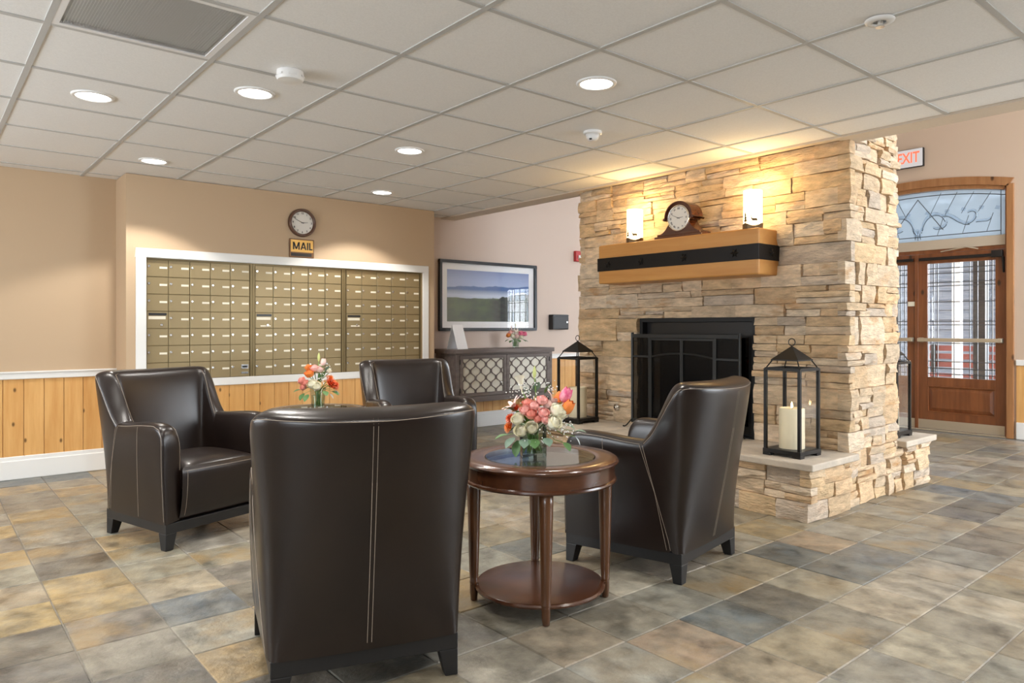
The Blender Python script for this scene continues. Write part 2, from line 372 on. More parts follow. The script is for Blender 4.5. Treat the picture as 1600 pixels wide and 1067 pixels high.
# ------------------------------------------------------------------ walls
def wall_with_holes(name, axis, face, back, a0, a1, z0, z1, holes, mat):
    """wall slab between face and back planes, split into boxes around rectangular holes (a0,a1,z0,z1)"""
    m = MB(); cuts = sorted({a0, a1, *[h[0] for h in holes], *[h[1] for h in holes]})
    lo, hi = min(face, back), max(face, back)
    for p, q in zip(cuts[:-1], cuts[1:]):
        if q <= a0 or p >= a1: continue
        hs = sorted([(h[2], h[3]) for h in holes if h[0] <= p+1e-6 and h[1] >= q-1e-6]); z = z0
        for hz0, hz1 in hs+[(z1, z1)]:
            if hz0 > z+1e-6:
                if axis == 'X': m.box(lo, hi, p, q, z, hz0)
                else: m.box(p, q, lo, hi, z, hz0)
            z = max(z, hz1)
    return struct(obj(name, m, mat))
wl = wall_with_holes('wall_left', 'X', XL, XL-.12, YN-.12, YF+.12, 0, ZH, [], 'daylit_pale'); wl['label'] = 'painted wall behind the armchairs and picture'
DX0, DX1, DZ = -4.19, -2.36, 2.76
wf = wall_with_holes('wall_back', 'Y', YF, YF+.14, XL, XR+.12, 0, ZH, [(DX0, DX1, 0, DZ)]+[w[1:] for w in WINS if w[0] == 'F'], 'daylit_tan'); wf['label'] = 'tan wall around the entrance doors'
wr = wall_with_holes('wall_right', 'X', XR, XR+.14, YN-.12, YF, 0, ZH, [w[1:] for w in WINS if w[0] == 'R'], 'dimming_brown'); wr['label'] = 'unseen wall made dark brown to dim reflections, with a tall daylight window'
wn = wall_with_holes('wall_near', 'Y', YN, YN-.14, XL, XR+.12, 0, ZC+.1, [w[1:] for w in WINS if w[0] == 'N'], 'tan'); wn['label'] = 'tan wall with windows facing the mailboxes'
# windows (frames and panes) in the openings
for n, (w, a0, a1, z0, z1) in enumerate(WINS):
    f = MB(); bars = [(a0, a0+.05, z0, z1), (a1-.05, a1, z0, z1), (a0+.05, a1-.05, z0, z0+.05), (a0+.05, a1-.05, z1-.05, z1), ((a0+a1)/2-.02, (a0+a1)/2+.02, z0+.05, z1-.05)]
    for p, q, r, s in bars:
        if w == 'R': f.box(XR+.02, XR+.08, p, q, r, s)
        elif w == 'F': f.box(p, q, YF+.02, YF+.08, r, s)
        else: f.box(p, q, YN-.08, YN-.02, r, s)
    o = struct(obj('window_%d' % (n+1), f, 'white')); o['label'] = 'white framed daylight window'
    g = MB(); 
    if w == 'R': g.box(XR+.045, XR+.051, a0+.04, a1-.04, z0+.04, z1-.04)
    elif w == 'F': g.box(a0+.04, a1-.04, YF+.045, YF+.051, z0+.04, z1-.04)
    else: g.box(a0+.04, a1-.04, YN-.051, YN-.045, z0+.04, z1-.04)
    obj('pane', g, 'glass', o)
# projecting mailbox wall, with a recess for the boxes
XM = -6.22; MY0, MY1, MZ0, MZ1 = 1.389, 3.92, .713, 1.685
wm = MB().box(XL, XM, 1.25, MY0, 0, ZC).box(XL, XM, MY1, 4.06, 0, ZC).box(XL, XM, MY0, MY1, 0, MZ0).box(XL, XM, MY0, MY1, MZ1, ZC).box(XL, XL+.06, MY0, MY1, MZ0, MZ1)
wm = struct(obj('wall_center', wm, 'tan')); wm['label'] = 'tan wall section that projects around the mailboxes'
# the left part of the left wall keeps the plain tan, without the daylight tone
wp = struct(obj('wall_side', MB().box(XL, XL+.004, YN, 1.25, 0, ZC+.03), 'tan')); wp['label'] = 'warm tan wall left of the mailboxes'

def planks_x(parent, X, y0, y1, z0, z1, w=.128, seed=3):   # vertical boards on a wall facing +X
    rng = random.Random(seed); y = y0; me = {}
    while y < y1-.01:
        e = min(y+w, y1); k = round(e-y, 3)
        if k not in me: me[k] = MB().add([(0, -k/2+.0003, z0), (.012, -k/2+.0022, z0), (.012, k/2-.0022, z0), (0, k/2-.0003, z0), (0, -k/2+.0003, z1), (.012, -k/2+.0022, z1), (.012, k/2-.0022, z1), (0, k/2-.0003, z1)],
            [(0, 3, 2, 1), (4, 5, 6, 7), (0, 1, 5, 4), (1, 2, 6, 5), (2, 3, 7, 6), (3, 0, 4, 7)]).mesh('plank')
        obj('plank', me[k], 'pine', parent, loc=(X, (y+e)/2, 0)); y = e
def planks_y(parent, Y, x0, x1, z0, z1, w=.128):
    x = x0; me = {}
    while x < x1-.01:
        e = min(x+w, x1); k = round(e-x, 3)
        if k not in me: me[k] = MB().add([(-k/2+.0003, 0, z0), (-k/2+.0022, -.012, z0), (k/2-.0022, -.012, z0), (k/2-.0003, 0, z0), (-k/2+.0003, 0, z1), (-k/2+.0022, -.012, z1), (k/2-.0022, -.012, z1), (k/2-.0003, 0, z1)],
            [(0, 3, 2, 1), (4, 5, 6, 7), (0, 1, 5, 4), (1, 2, 6, 5), (2, 3, 7, 6), (3, 0, 4, 7)]).mesh('plank')
        obj('plank', me[k], 'pine', parent, loc=((x+e)/2, Y, 0)); x = e
RZ0, RZ1, BB = .747, .805, .172
planks_x(wp, XL+.004, -.9, 1.25, BB, RZ0); planks_x(wm, XM, 1.25, 4.06, BB, .652); planks_x(wl, XL, 4.06, 7.2, BB, RZ0)
planks_y(wf, YF, DX1+.05, -1.2, BB, RZ0)
def rail(name, pts, mat='white'):
    m = MB()
    for q in pts: m.box(*q)
    return struct(obj(name, m, mat, bevel=.006))
o = rail('trim_2', [(XL, XL+.035, YN, 1.25, RZ0, RZ1), (XL, XL+.046, YN, 1.25, RZ1-.014, RZ1)]); o['label'] = 'white chair rail on the left wall'
o = rail('trim_3', [(XL, XL+.031, 4.06, YF, RZ0, RZ1), (XL, XL+.042, 4.06, YF, RZ1-.014, RZ1)]); o['label'] = 'white chair rail behind the cabinet'
o = rail('trim_4', [(DX1+.05, XR, YF-.031, YF, RZ0, RZ1)]); o['label'] = 'white chair rail beside the entrance door'
o = rail('baseboard_left', [(XL, XL+.022, YN, 1.25, 0, BB), (XL, XL+.03, YN, 1.25, 0, BB-.03)]); o['label'] = 'white baseboard along the left wall'
o = rail('baseboard_center', [(XM, XM+.022, 1.25, 4.06, 0, BB), (XM, XM+.026, 1.25, 4.06, 0, BB-.03)]); o['label'] = 'white baseboard under the mailboxes'
o = rail('baseboard_far', [(XL, XL+.018, 4.06, YF, 0, BB), (XL, XL+.026, 4.06, YF, 0, BB-.03)]); o['label'] = 'white baseboard below the picture wall'
o = rail('baseboard_back', [(DX1+.05, XR, YF-.026, YF, 0, BB)]); o['label'] = 'white baseboard beside the entrance door'

# ------------------------------------------------------------------ mailboxes
o = MB().box(XM, XM+.02, 1.315, 3.983, MZ1, 1.754).box(XM, XM+.02, 1.315, 3.983, .652, MZ0).box(XM, XM+.02, 1.315, MY0, MZ0, MZ1).box(XM, XM+.02, MY1, 3.983, MZ0, MZ1)
o = struct(obj('trim_5', o, 'white', bevel=.004)); o['label'] = 'wide white casing around the mailboxes'
CW, RH = .1606, .1365
door_me = MB().box(0, .008, .002, CW-.002, .002, RH-.002).mesh('mailbox_door'); fixn(door_me)
lock_me = MB().lathe([(.011, 0), (.011, .006), (.008, .009), (0, .009)], (0, 0, 0), 10, 'X').mesh('lock')
card_me = MB().box(0, .002, -.028, .028, -.008, .008).mesh('name_plate')
slot_me = MB().box(0, .003, -.065, .065, -.009, .009).mesh('slot'); lab_me = MB().box(0, .002, -.062, .062, -.012, .012).mesh('slot_label')
for bnk, (y0, lab) in enumerate(((1.397, 'bronze mailbox bank at the left wall end, black slot in the fourth row'), (2.243, 'bronze mailbox bank below the wall clock, between the other two banks'), (3.095, 'bronze mailbox bank next to the framed landscape picture'))):
    t = thing('mailbox_bank', lab, 'mailboxes', (XM-.03, y0, MZ0), 0, 'bronze mailbox banks in the white casing')
    obj('case', MB().box(-.25, 0, -.004, .807, .003, .969), 'brassd', t)
    f = MB().box(0, .014, -.004, .0, 0, .969).box(0, .014, .805, .826, 0, .969).box(0, .018, .8265, .8405, 0, .969).box(0, .012, 0, .805, .957, .969)
    obj('bank_frame', f, 'brassd', t)
    for r in range(7):
        for c in range(5):
            d = obj('mailbox_door', door_me, 'brass', t, loc=(.002, c*CW, .002+(6-r)*RH), bevel=.0025, seg=1)
            if r == 3 and c == 0:
                obj('slot', slot_me, 'black', d, loc=(.008, CW/2, RH-.022)); obj('slot_label', lab_me, 'plate', d, loc=(.008, CW/2-.004, RH-.05))
                obj('lock', lock_me, 'chrome', d, loc=(.008, CW*.68, .03))
                if bnk: obj('name_plate', MB().box(0, .002, -.045, .045, -.006, .006), 'plate', d, loc=(.008, CW*.58, .022))
                continue
            obj('lock', lock_me, 'chrome', d, loc=(.008, .017, RH*.62)); 
            if bnk == 0 and r == 6 and c == 4:
                obj('slot', MB().box(0, .003, -.02, .02, -.007, .007), 'black', d, loc=(.008, CW*.74, RH*.62)); obj('name_plate', MB().box(0, .002, -.03, .03, -.018, .018), 'chrome', d, loc=(.008, CW*.74, RH*.62)); obj('slot_label', MB().box(0, .002, -.03, .03, -.008, .008), 'chrome', d, loc=(.008, CW*.74, RH*.24))
            else: obj('name_plate', card_me, 'plate', d, loc=(.008, CW*.76, RH*.55))

# ------------------------------------------------------------------ wall clock and MAIL sign
def dial(t, R, rot, dist, numerals):
    """clock face parts in the plane given by rot; local x right, y up"""
    mw = Matrix.LocRotScale(None, None, None)
    return
t = thing('wall_clock', 'round brown rimmed wall clock above the mail sign', 'clock', (XM, 2.653, 2.07))
R = .127
o = obj('rim', MB().lathe([(R-.028, .012), (R-.024, .028), (R-.012, .036), (R-.003, .028), (R, .0), (R-.03, 0)], n=40, axis='X', cap=False), 'brownring', t, smooth=True)
obj('dial', MB().lathe([(R-.022, .004), (R-.022, .014), (0, .014)], n=40, axis='X'), 'face', t)
def place_flat(name, me, mat, t, loc, rot=ROT_PX):
    me.materials.clear(); o = obj(name, me, mat, t, loc=loc); o.rotation_euler = rot; return o
for k in range(12):
    a = PI/2-2*PI*(k+1)/12; rr = R-.042
    place_flat('numeral', text_mesh(str(k+1), .024, .0004, .0006), 'ink', t, (.0155, rr*math.cos(a), rr*math.sin(a)))
def hand(t, ang, L, w, x, mat='ink'):
    d = Vector((math.sin(ang), math.cos(ang))); n = Vector((d.y, -d.x))
    pts = [(-d*.012+n*w), (-d*.012-n*w), (d*L-n*w*.4), (d*L+n*w*.4)]
    return MB().prism([(p.x, p.y) for p in pts], x, x+.0012, 'X')
obj('minute_hand', hand(t, 2*PI*49/60, .078, .003, .0175), 'ink', t); obj('hour_hand', hand(t, 2*PI*(2+49/60)/12, .05, .0035, .019), 'ink', t)
obj('glass', MB().lathe([(R-.026, .026), (R-.026, .027), (0, .027)], n=40, axis='X', cap=False), 'glass', t)
t = thing('mail_sign', 'gold and bronze sign reading MAIL under the wall clock', 'sign', (XM, 2.65, 1.757))
obj('frame', MB().box(0, .012, -.114, .114, 0, .167), 'bronze', t, bevel=.004)
obj('gold_plate', MB().box(.012, .015, -.102, .104, .05, .157), 'gold', t); obj('black_strip', MB().box(.012, .014, -.1, .09, .012, .04), 'ink', t)
lt = MB(); Hl, sw = .066, .0125; zb = .071     # block letters M A I L, baseline zb
def stroke(y0, z0, y1, z1, w=sw): lt.prism([(y0-w/2, zb+z0), (y0+w/2, zb+z0), (y1+w/2, zb+z1), (y1-w/2, zb+z1)], .015, .0165, 'X')
stroke(-.078, 0, -.078, Hl); stroke(-.028, 0, -.028, Hl); stroke(-.053, .004, -.0765, Hl); stroke(-.053, .004, -.0295, Hl)
stroke(-.009, 0, .013, Hl); stroke(.035, 0, .013, Hl); lt.box(.015, .0164, -.002, .028, zb+.014, zb+.024)
stroke(.052, 0, .052, Hl); stroke(.072, 0, .072, Hl); lt.box(.015, .0164, .066, .098, zb, zb+.012)
obj('lettering', lt, 'ink', t)

# ------------------------------------------------------------------ picture, cabinet and wall boxes
PY0, PY1, PZ0, PZ1 = 4.345, 5.745, 1.093, 1.878
t = thing('framed_picture', 'large black framed landscape print of misty blue hills over the cabinet', 'picture', (XL, (PY0+PY1)/2, PZ0))
w, h = (PY1-PY0)/2, PZ1-PZ0
f = MB()
for a in ((-w, w, 0, .032), (-w, w, h-.032, h), (-w, -w+.032, .032, h-.032), (w-.032, w, .032, h-.032)): f.box(0, .04, *a)
obj('frame', f, 'pframe', t, bevel=.003); obj('mat_board', MB().box(.002, .012, -w+.03, w-.03, .03, h-.03), 'paper', t)
pm, nt, b, _ = newmat('landscape_print')
tc = nd(nt, 'ShaderNodeTexCoord'); sx = nd(nt, 'ShaderNodeSeparateXYZ'); lk(nt, tc.outputs['Generated'], sx.inputs[0]); gv, gu = sx.outputs['Z'], sx.outputs['Y']
def mth(op, a, b2=None, clamp=False):
    n = nd(nt, 'ShaderNodeMath', operation=op); n.use_clamp = clamp
    for i, v in enumerate((a, b2)):
        if v is None: continue
        if isinstance(v, (int, float)): n.inputs[i].default_value = v
        else: lk(nt, v, n.inputs[i])
    return n.outputs[0]
def ridge(base, amp, scale, seed, tilt=0.):
    cv = nd(nt, 'ShaderNodeCombineXYZ'); lk(nt, gu, cv.inputs[0]); cv.inputs[1].default_value = seed
    n = noise(nt, cv.outputs[0], scale, 6, .55); hgt = mth('ADD', mth('MULTIPLY', mth('SUBTRACT', n, .5), amp), base)
    if tilt: hgt = mth('ADD', hgt, mth('MULTIPLY', gu, tilt))
    return mth('MULTIPLY', mth('SUBTRACT', hgt, gv), 60., True)
sky = ramp(nt, gv, [(.60, (.42, .52, .74)), (.80, (.34, .43, .68)), (1., (.20, .27, .50))])
c = mixc(nt, ridge(.68, .16, 4, 1.3, .05), sky, (.06, .14, .36))
c = mixc(nt, ridge(.62, .10, 5, 4.1), c, (.09, .17, .36))
mist = ramp(nt, gv, [(.40, (1, 1, 1)), (.52, (1, 1, 1)), (.63, (0, 0, 0))]); c = mixc(nt, mist, c, (.55, .63, .78))
nz = nd(nt, 'ShaderNodeTexCoord'); fieldn = noise(nt, nz.outputs['Generated'], 5, 5); field = ramp(nt, fieldn, [(.35, (.018, .045, .022)), (.65, (.055, .105, .03))])
c = mixc(nt, ridge(.47, .10, 3, 7.7), c, field)
trees = ramp(nt, noise(nt, nz.outputs['Generated'], 14, 6), [(.4, (.008, .016, .014)), (.7, (.03, .05, .035))])
right = mth('MULTIPLY', ridge(.30, .30, 9, 9.2, .30), mth('MULTIPLY', mth('SUBTRACT', gu, .45), 8., True)); c = mixc(nt, right, c, trees)
lk(nt, c, b.inputs['Base Color']); b.inputs['Roughness'].default_value = .5
obj('print', MB().box(.012, .013, -w+.11, w-.11, .105, h-.105), pm, t); obj('glass', MB().box(.018, .020, -w+.03, w-.03, .03, h-.03), 'glass', t)

CY0, CY1, CX0, CX1 = 4.285, 5.64, -6.53, -6.155
t = thing('cabinet', 'weathered brown sideboard with cream lattice doors under the picture', 'cabinet', (-6.34, 4.96, 0))
ox, oy = -6.34, 4.96; X0, X1, Y0, Y1 = CX0-ox, CX1-ox, CY0-oy, CY1-oy
obj('cabinet_top', MB().box(X0, X1+.02, Y0-.02, Y1+.02, .855, .90), 'cab', t, bevel=.005)
b = MB().box(X0, X1-.02, Y0, Y1, .34, .40).box(X0, X1-.02, Y0, Y0+.025, .40, .855).box(X0, X1-.02, Y1-.025, Y1, .40, .855).box(X0, X0+.015, Y0+.025, Y1-.025, .40, .855).box(X0, X1-.02, Y0+.025, Y1-.025, .84, .855)
obj('body', b, 'cab', t, bevel=.003)
f = MB().box(X1-.02, X1, Y0, Y0+.045, .34, .855).box(X1-.02, X1, Y1-.045, Y1, .34, .855).box(X1-.02, X1, Y0+.045, Y1-.045, .34, .40).box(X1-.02, X1, Y0+.045, Y1-.045, .84, .855)
obj('face_frame', f, 'cab', t, bevel=.002)
for sx_ in (X0, X1-.05):
    for sy_ in (Y0, Y1-.05): obj('leg', MB().frustum((sx_+.006, sx_+.044, sy_+.006, sy_+.044, 0), (sx_, sx_+.05, sy_, sy_+.05, .34)), 'cab', t)
for d0, d1, hy in ((Y0+.048, -.003, Y0+.049), (.003, Y1-.048, Y1-.049)):
    d = MB(); st = .036
    for a in ((d0, d1, .403, .403+st), (d0, d1, .837-st, .837), (d0, d0+st, .403+st, .837-st), (d1-st, d1, .403+st, .837-st)): d.box(X1-.012, X1+.006, *a)
    d = obj('door', d, 'cab', t, bevel=.002)
    obj('fabric_panel', MB().box(X1-.012, X1-.008, d0+st-.003, d1-st+.003, .403+st-.003, .837-st+.003), 'cream', d)
    iy0, iy1, iz0, iz1 = d0+st, d1-st, .403+st, .837-st; n = 8; s = (iy1-iy0)/n; A = s*.5; lam = .142
    for k in range(n+1):
        pts = []
        for q in range(41):
            z = iz0+(iz1-iz0)*q/40; yy = iy0+s*k+(-1)**k*(A-.003)*math.tanh(1.0*math.cos(2*PI*(z-iz0)/lam-.6))/math.tanh(1.0); pts.append((min(max(yy, iy0+.003), iy1-.003), z))
        m = MB(); wv = .0070
        vs = []
        for yy, z in pts: vs += [(X1-.008, yy-wv, z), (X1+.001, yy-wv, z), (X1+.001, yy+wv, z), (X1-.008, yy+wv, z)]
        m.add(vs, [(4*i+j, 4*i+(j+1) % 4, 4*i+4+(j+1) % 4, 4*i+4+j) for i in range(40) for j in range(4)]); obj('lattice_strip', m, 'cab', d)
    for z in (.47, .77): obj('hinge', MB().box(X1+.004, X1+.010, hy-.006, hy+.006, z-.025, z+.025), 'iron', d)
# leaning card on the cabinet
t = thing('paper_stand', 'white folded card standing on the sideboard', 'card', (-6.33, 4.45, .90), .25)
obj('front_sheet', MB().add([(.05, -.085, 0), (.05, .085, 0), (-.03, .085, .26), (-.03, -.085, .26), (.053, -.085, 0), (.053, .085, 0), (-.027, .085, .26), (-.027, -.085, .26)], [(0, 1, 2, 3), (7, 6, 5, 4), (0, 4, 5, 1), (1, 5, 6, 2), (2, 6, 7, 3), (3, 7, 4, 0)]), 'paper', t)
obj('rear_sheet', MB().add([(-.10, -.085, 0), (-.10, .085, 0), (-.03, .085, .258), (-.03, -.085, .258), (-.097, -.085, 0), (-.097, .085, 0), (-.028, .085, .255), (-.028, -.085, .255)], [(0, 1, 2, 3), (7, 6, 5, 4), (0, 4, 5, 1), (1, 5, 6, 2), (2, 6, 7, 3), (3, 7, 4, 0)]), 'paper', t)
t = thing('wall_box', 'small black lockable drop box on the wall beside the picture', 'box', (XL, 6.10, 1.105))
obj('box_body', MB().box(0, .085, -.13, .13, 0, .185), 'black', t, bevel=.006); obj('lid', MB().box(.085, .092, -.125, .125, .012, .16), 'black', t, bevel=.003)
obj('lid_edge', MB().box(.02, .094, -.13, .13, .168, .176), 'pframe', t); obj('lock', MB().lathe([(.011, 0), (.011, .006), (0, .006)], (.092, .095, .09), 10, 'X'), 'chrome', t)
t = thing('fire_alarm', 'red fire alarm strobe on the wall next to the stone chimney', 'alarm', (XL, 6.46, 1.97))
obj('alarm_body', MB().box(0, .05, -.06, .06, 0, .135), 'red', t, bevel=.008); obj('strobe_lens', MB().frustum((.05, .075, -.03, .03, .03), (.05, .065, -.025, .025, .08)), 'plastic', t, bevel=.004)

# ------------------------------------------------------------------ stone fireplace
FX0, FX1, FY0, FY1 = -4.52, -2.13, 4.48, 5.21
HX0, HX1, HY0, HY1, HZ0, HZ1 = -4.60, -2.09, 3.94, 5.70, .305, .347
OX0, OX1, OZ1 = -3.855, -2.796, 1.207
STCOL = [(.70, .52, .33), (.74, .56, .37), (.68, .49, .30), (.74, .58, .41), (.67, .48, .28), (.71, .55, .38), (.60, .49, .38), (.71, .50, .30), (.76, .62, .46), (.68, .52, .35)]
def stone_geo(u0, u1, z0, z1, rng, ends=(0, 0)):
    """stone in face coordinates (u, z, n): n = out of the wall"""
    W_, H_ = u1-u0, z1-z0; nx = max(2, min(5, int(W_/.09)+1)); nz = 2 if H_ < .07 else 3
    p = rng.uniform(.012, .042); tl = rng.uniform(-.010, .010); tz = rng.uniform(-.006, .006); g = .002
    fr = []; 
    for j in range(nz+1):
        for i in range(nx+1):
            a, b = i/nx, j/nz; e = (i in (0, nx))+(j in (0, nz))
            d = p+tl*(a-.5)*2+tz*(b-.5)*2+rng.uniform(-.007, .007)-(.006 if e else 0)-(.004 if e > 1 else 0)
            ju = 0 if i in (0, nx) else rng.uniform(-.012, .012); jz = rng.uniform(-.004, .004) if j not in (0, nz) else rng.uniform(-.002, .002)
            fr.append((u0+g+(W_-2*g)*a+ju, z0+g+(H_-2*g)*b+jz, max(d, .003)))
    k = nx+1; ring = [i for i in range(k)]+[j*k+nx for j in range(1, nz+1)]+[nz*k+i for i in range(nx-1, -1, -1)]+[j*k for j in range(nz-1, 0, -1)]
    vs = list(fr); n0 = len(vs)
    for r in ring: vs.append((fr[r][0], fr[r][1], -.045))
    fs = [(j*k+i, j*k+i+1, (j+1)*k+i+1, (j+1)*k+i) for j in range(nz) for i in range(nx)]
    L = len(ring); fs += [(ring[(q+1) % L], ring[q], n0+q, n0+(q+1) % L) for q in range(L)]
    return vs, fs
def courses(z0, z1, rng, lo=.085, hi=.15):
    out = [z0]
    while out[-1] < z1-1e-6:
        h = rng.uniform(lo, hi); r = z1-out[-1]
        if r < h+lo*.8: h = r if r < hi*1.25 else r/2
        out.append(out[-1]+h)
    return list(zip(out[:-1], out[1:]))
def fill(u0, u1, z0, z1, rng, out, wl_=.17, wh=.46):
    u = u0
    while u < u1-1e-6:
        w = rng.uniform(wl_, wh); r = u1-u
        if r < w+wl_*.7: w = r if r < wh*1.3 else r/2
        m = rng.random(); H_ = z1-z0
        if m < .42 or H_ < .07: lay = [0, 1]
        elif m < .84: lay = [0, rng.uniform(.35, .65), 1]
        else: lay = [0, rng.uniform(.27, .36), rng.uniform(.60, .70), 1]
        for a, b in zip(lay[:-1], lay[1:]):
            if len(lay) > 2 and w > .26 and rng.random() < .45:
                q = u+w*rng.uniform(.35, .65); out.append((u, q, z0+H_*a, z0+H_*b)); out.append((q, u+w, z0+H_*a, z0+H_*b))
            else: out.append((u, u+w, z0+H_*a, z0+H_*b))
        u += w
def emit_stones(parent, base, rects, face, plane, rng, joined=None):
    for u0, u1, z0, z1 in rects:
        vs, fs = stone_geo(u0, u1, z0, z1, rng); c = rng.choice(STCOL); q = rng.uniform(.86, 1.1)
        col = (c[0]*q, c[1]*q, c[2]*q, rng.choice((.1, .25, .6, .9))); um, zm = (u0+u1)/2, (z0+z1)/2
        if face == '-Y': W_ = lambda v: (v[0]-um, -v[2], v[1]-zm); loc = (um, plane, zm)
        elif face == '+X': W_ = lambda v: (v[2], v[0]-um, v[1]-zm); loc = (plane, um, zm)
        elif face == '-X': W_ = lambda v: (-v[2], -v[0]+um, v[1]-zm); loc = (plane, um, zm)
        else: W_ = lambda v: (-v[0]+um, v[2], v[1]-zm); loc = (um, plane, zm)
        vv = [W_(v) for v in vs]
        if joined is not None:
            b = len(joined[0]); joined[0].extend([(v[0]+loc[0]-base[0], v[1]+loc[1]-base[1], v[2]+loc[2]-base[2]) for v in vv]); joined[1].extend([tuple(i+b for i in f) for f in fs]); joined[2].extend([col]*len(vv))
        else:
            obj('stone', tinted_mesh('stone', vv, fs, [col]*len(vv)), 'stone', parent, loc=tuple(a-b for a, b in zip(loc, base)))
rng = random.Random(5); base = (-3.33, 4.85, 0)
fp = thing('fireplace', 'tall chimney of stacked tan ledgestone with a dark firebox', 'fireplace', base)
cr = courses(HZ1, OZ1, rng)+courses(OZ1, ZC, rng)
front, side, other = [], [], []
for n, (z0, z1) in enumerate(cr):
    e = FX1+.02 if n % 2 else FX1-.03
    if z1 <= OZ1+1e-6: fill(FX0, OX0, z0, z1, rng, front); fill(OX1, e, z0, z1, rng, front)
    else: fill(FX0, e, z0, z1, rng, front)
cs = cr+courses(ZC, 2.75, rng)
for n, (z0, z1) in enumerate(cs): fill(FY0+(.03 if n % 2 else -.02), FY1, z0, z1, rng, side, .12, .32)
for z0, z1 in courses(0, HZ1, rng): fill(4.44, 5.26, z0, z1, rng, side, .12, .32)
emit_stones(fp, base, front, '-Y', FY0+.012, rng); emit_stones(fp, base, side, '+X', FX1-.012, rng)
jn = ([], [], []); rest = []
for z0, z1 in courses(.0, 3.2, rng): fill(FY0, FY1, z0, z1, rng, rest, .2, .5)
emit_stones(fp, base, rest, '-X', FX0+.012, rng, jn); rest = []
for z0, z1 in courses(2.75, ZH-.02, rng): fill(FY0+.1, FY1, z0, z1, rng, rest, .2, .5)
emit_stones(fp, base, rest, '+X', FX1-.012, rng, jn); rest = []
for z0, z1 in courses(.347, ZH-.02, rng): fill(FX0, FX1, z0, z1, rng, rest, .2, .5)
emit_stones(fp, base, rest, '+Y', FY1-.012, rng, jn)
o = obj('stones_out_of_sight', tinted_mesh('stones_out_of_sight', *jn), 'stone', fp); o['kind'] = 'stuff'
bx, by, bz = base
core = MB()
for a in ((FX0+.03, OX0, FY0+.03, FY1-.03, .0, ZH), (OX1, FX1-.03, FY0+.03, FY1-.03, 0, ZH), (OX0, OX1, FY0+.03, FY1-.03, OZ1, ZH), (OX0, OX1, FY1-.10, FY1-.03, .34, OZ1)):
    core.box(a[0]-bx, a[1]-bx, a[2]-by, a[3]-by, a[4], a[5])
obj('core', core, 'mortar', fp)
# firebox insert: black metal surround, doors with glass behind the screen
fb = MB().box(OX0-bx, OX0+.03-bx, FY0+.02-by, FY1-.1-by, .347, OZ1).box(OX1-.03-bx, OX1-bx, FY0+.02-by, FY1-.1-by, .347, OZ1).box(OX0+.03-bx, OX1-.03-bx, FY0+.02-by, FY1-.1-by, OZ1-.03, OZ1).box(OX0+.03-bx, OX1-.03-bx, FY1-.13-by, FY1-.1-by, .347, OZ1-.03).box(OX0-bx, OX1-bx, FY0+.02-by, FY1-.1-by, .33, .352)
obj('firebox', fb, 'firebox', fp)
fr = MB(); fy = FY0+.075-by
for a in ((OX0+.03, OX1-.03, OZ1-.15, OZ1-.03), (OX0+.03, OX0+.09, .352, OZ1-.15), (OX1-.09, OX1-.03, .352, OZ1-.15), (OX0+.09, OX1-.09, .352, .42)): fr.box(a[0]-bx, a[1]-bx, fy, fy+.03, a[2], a[3])
obj('insert_frame', fr, 'black', fp, bevel=.003)
obj('insert_glass', MB().box(OX0+.09-bx, OX1-.09-bx, fy+.012, fy+.018, .42, OZ1-.15), 'fglass', fp)
for q in range(4):
    a = .2*q; obj('log', MB().tube([(-.33+a*.4-.02*q, .0+.05*q, .40+.05*q), (.1+.12*q, .06+.03*q, .43+.045*q)], .04, 8), P('charred_log', (.03, .022, .016), .9), fp)
# gas key valve on the stone left of the opening
t = thing('gas_valve', 'small round chrome gas valve plate on the stone beside the firebox', 'valve', (-4.06, FY0-.035, .47))
obj('escutcheon', MB().lathe([(.030, 0), (.028, -.006), (.012, -.010), (.012, -.02), (0, -.02)], n=16, axis='Y'), 'chrome', t, smooth=True); obj('key_socket', MB().lathe([(.006, -.02), (.006, -.024), (0, -.024)], n=8, axis='Y'), 'iron', t)

# hearth: low stone base with limestone slabs
hb = (-3.33, 4.85, 0); he = thing('hearth', 'low ledgestone hearth base with pale limestone slabs around the chimney', 'hearth', hb)
hf, hs2, rest = [], [], []
for n, (z0, z1) in enumerate(courses(0, HZ0, rng, .08, .12)):
    fill(HX0, HX1+(.01 if n % 2 else -.03), z0, z1, rng, hf)
    fill(HY0+(.03 if n % 2 else -.01), 4.44, z0, z1, rng, hs2, .12, .34); fill(5.26, HY1-.04, z0, z1, rng, hs2, .12, .3)
    fill(HY0, HY1-.05, z0, z1, rng, rest, .2, .5)
emit_stones(he, hb, hf, '-Y', HY0+.018, rng); emit_stones(he, hb, hs2, '+X', HX1-.018, rng)
jn = ([], [], []); emit_stones(he, hb, rest, '-X', HX0+.018, rng, jn); rest = []
for z0, z1 in courses(0, HZ0, rng, .08, .12): fill(HX0, HX1, z0, z1, rng, rest, .2, .5)
emit_stones(he, hb, rest, '+Y', HY1-.068, rng, jn); o = obj('stones_out_of_sight', tinted_mesh('stones_out_of_sight', *jn), 'stone', he); o['kind'] = 'stuff'
core = MB().box(HX0+.04-bx, HX1-.04-bx, HY0+.04-by, FY0+.03-by, 0, HZ0-.005).box(HX0+.04-bx, HX1-.04-bx, FY1-.03-by, HY1-.09-by, 0, HZ0-.005)
obj('core', core, 'mortar', he)
def slab(x0, x1, y0, y1, nm='slab'):
    r = random.Random(int(x0*100)); m = MB(); m.box(x0-bx, x1-bx, y0-by, y1-by, HZ0, HZ1); o = obj(nm, m, 'slab', he, bevel=.008, seg=3); return o
for a, b in ((HX0-.03, -3.75), (-3.745, -2.92), (-2.915, HX1+.03)): slab(a, b, HY0-.035, FY0+.01)
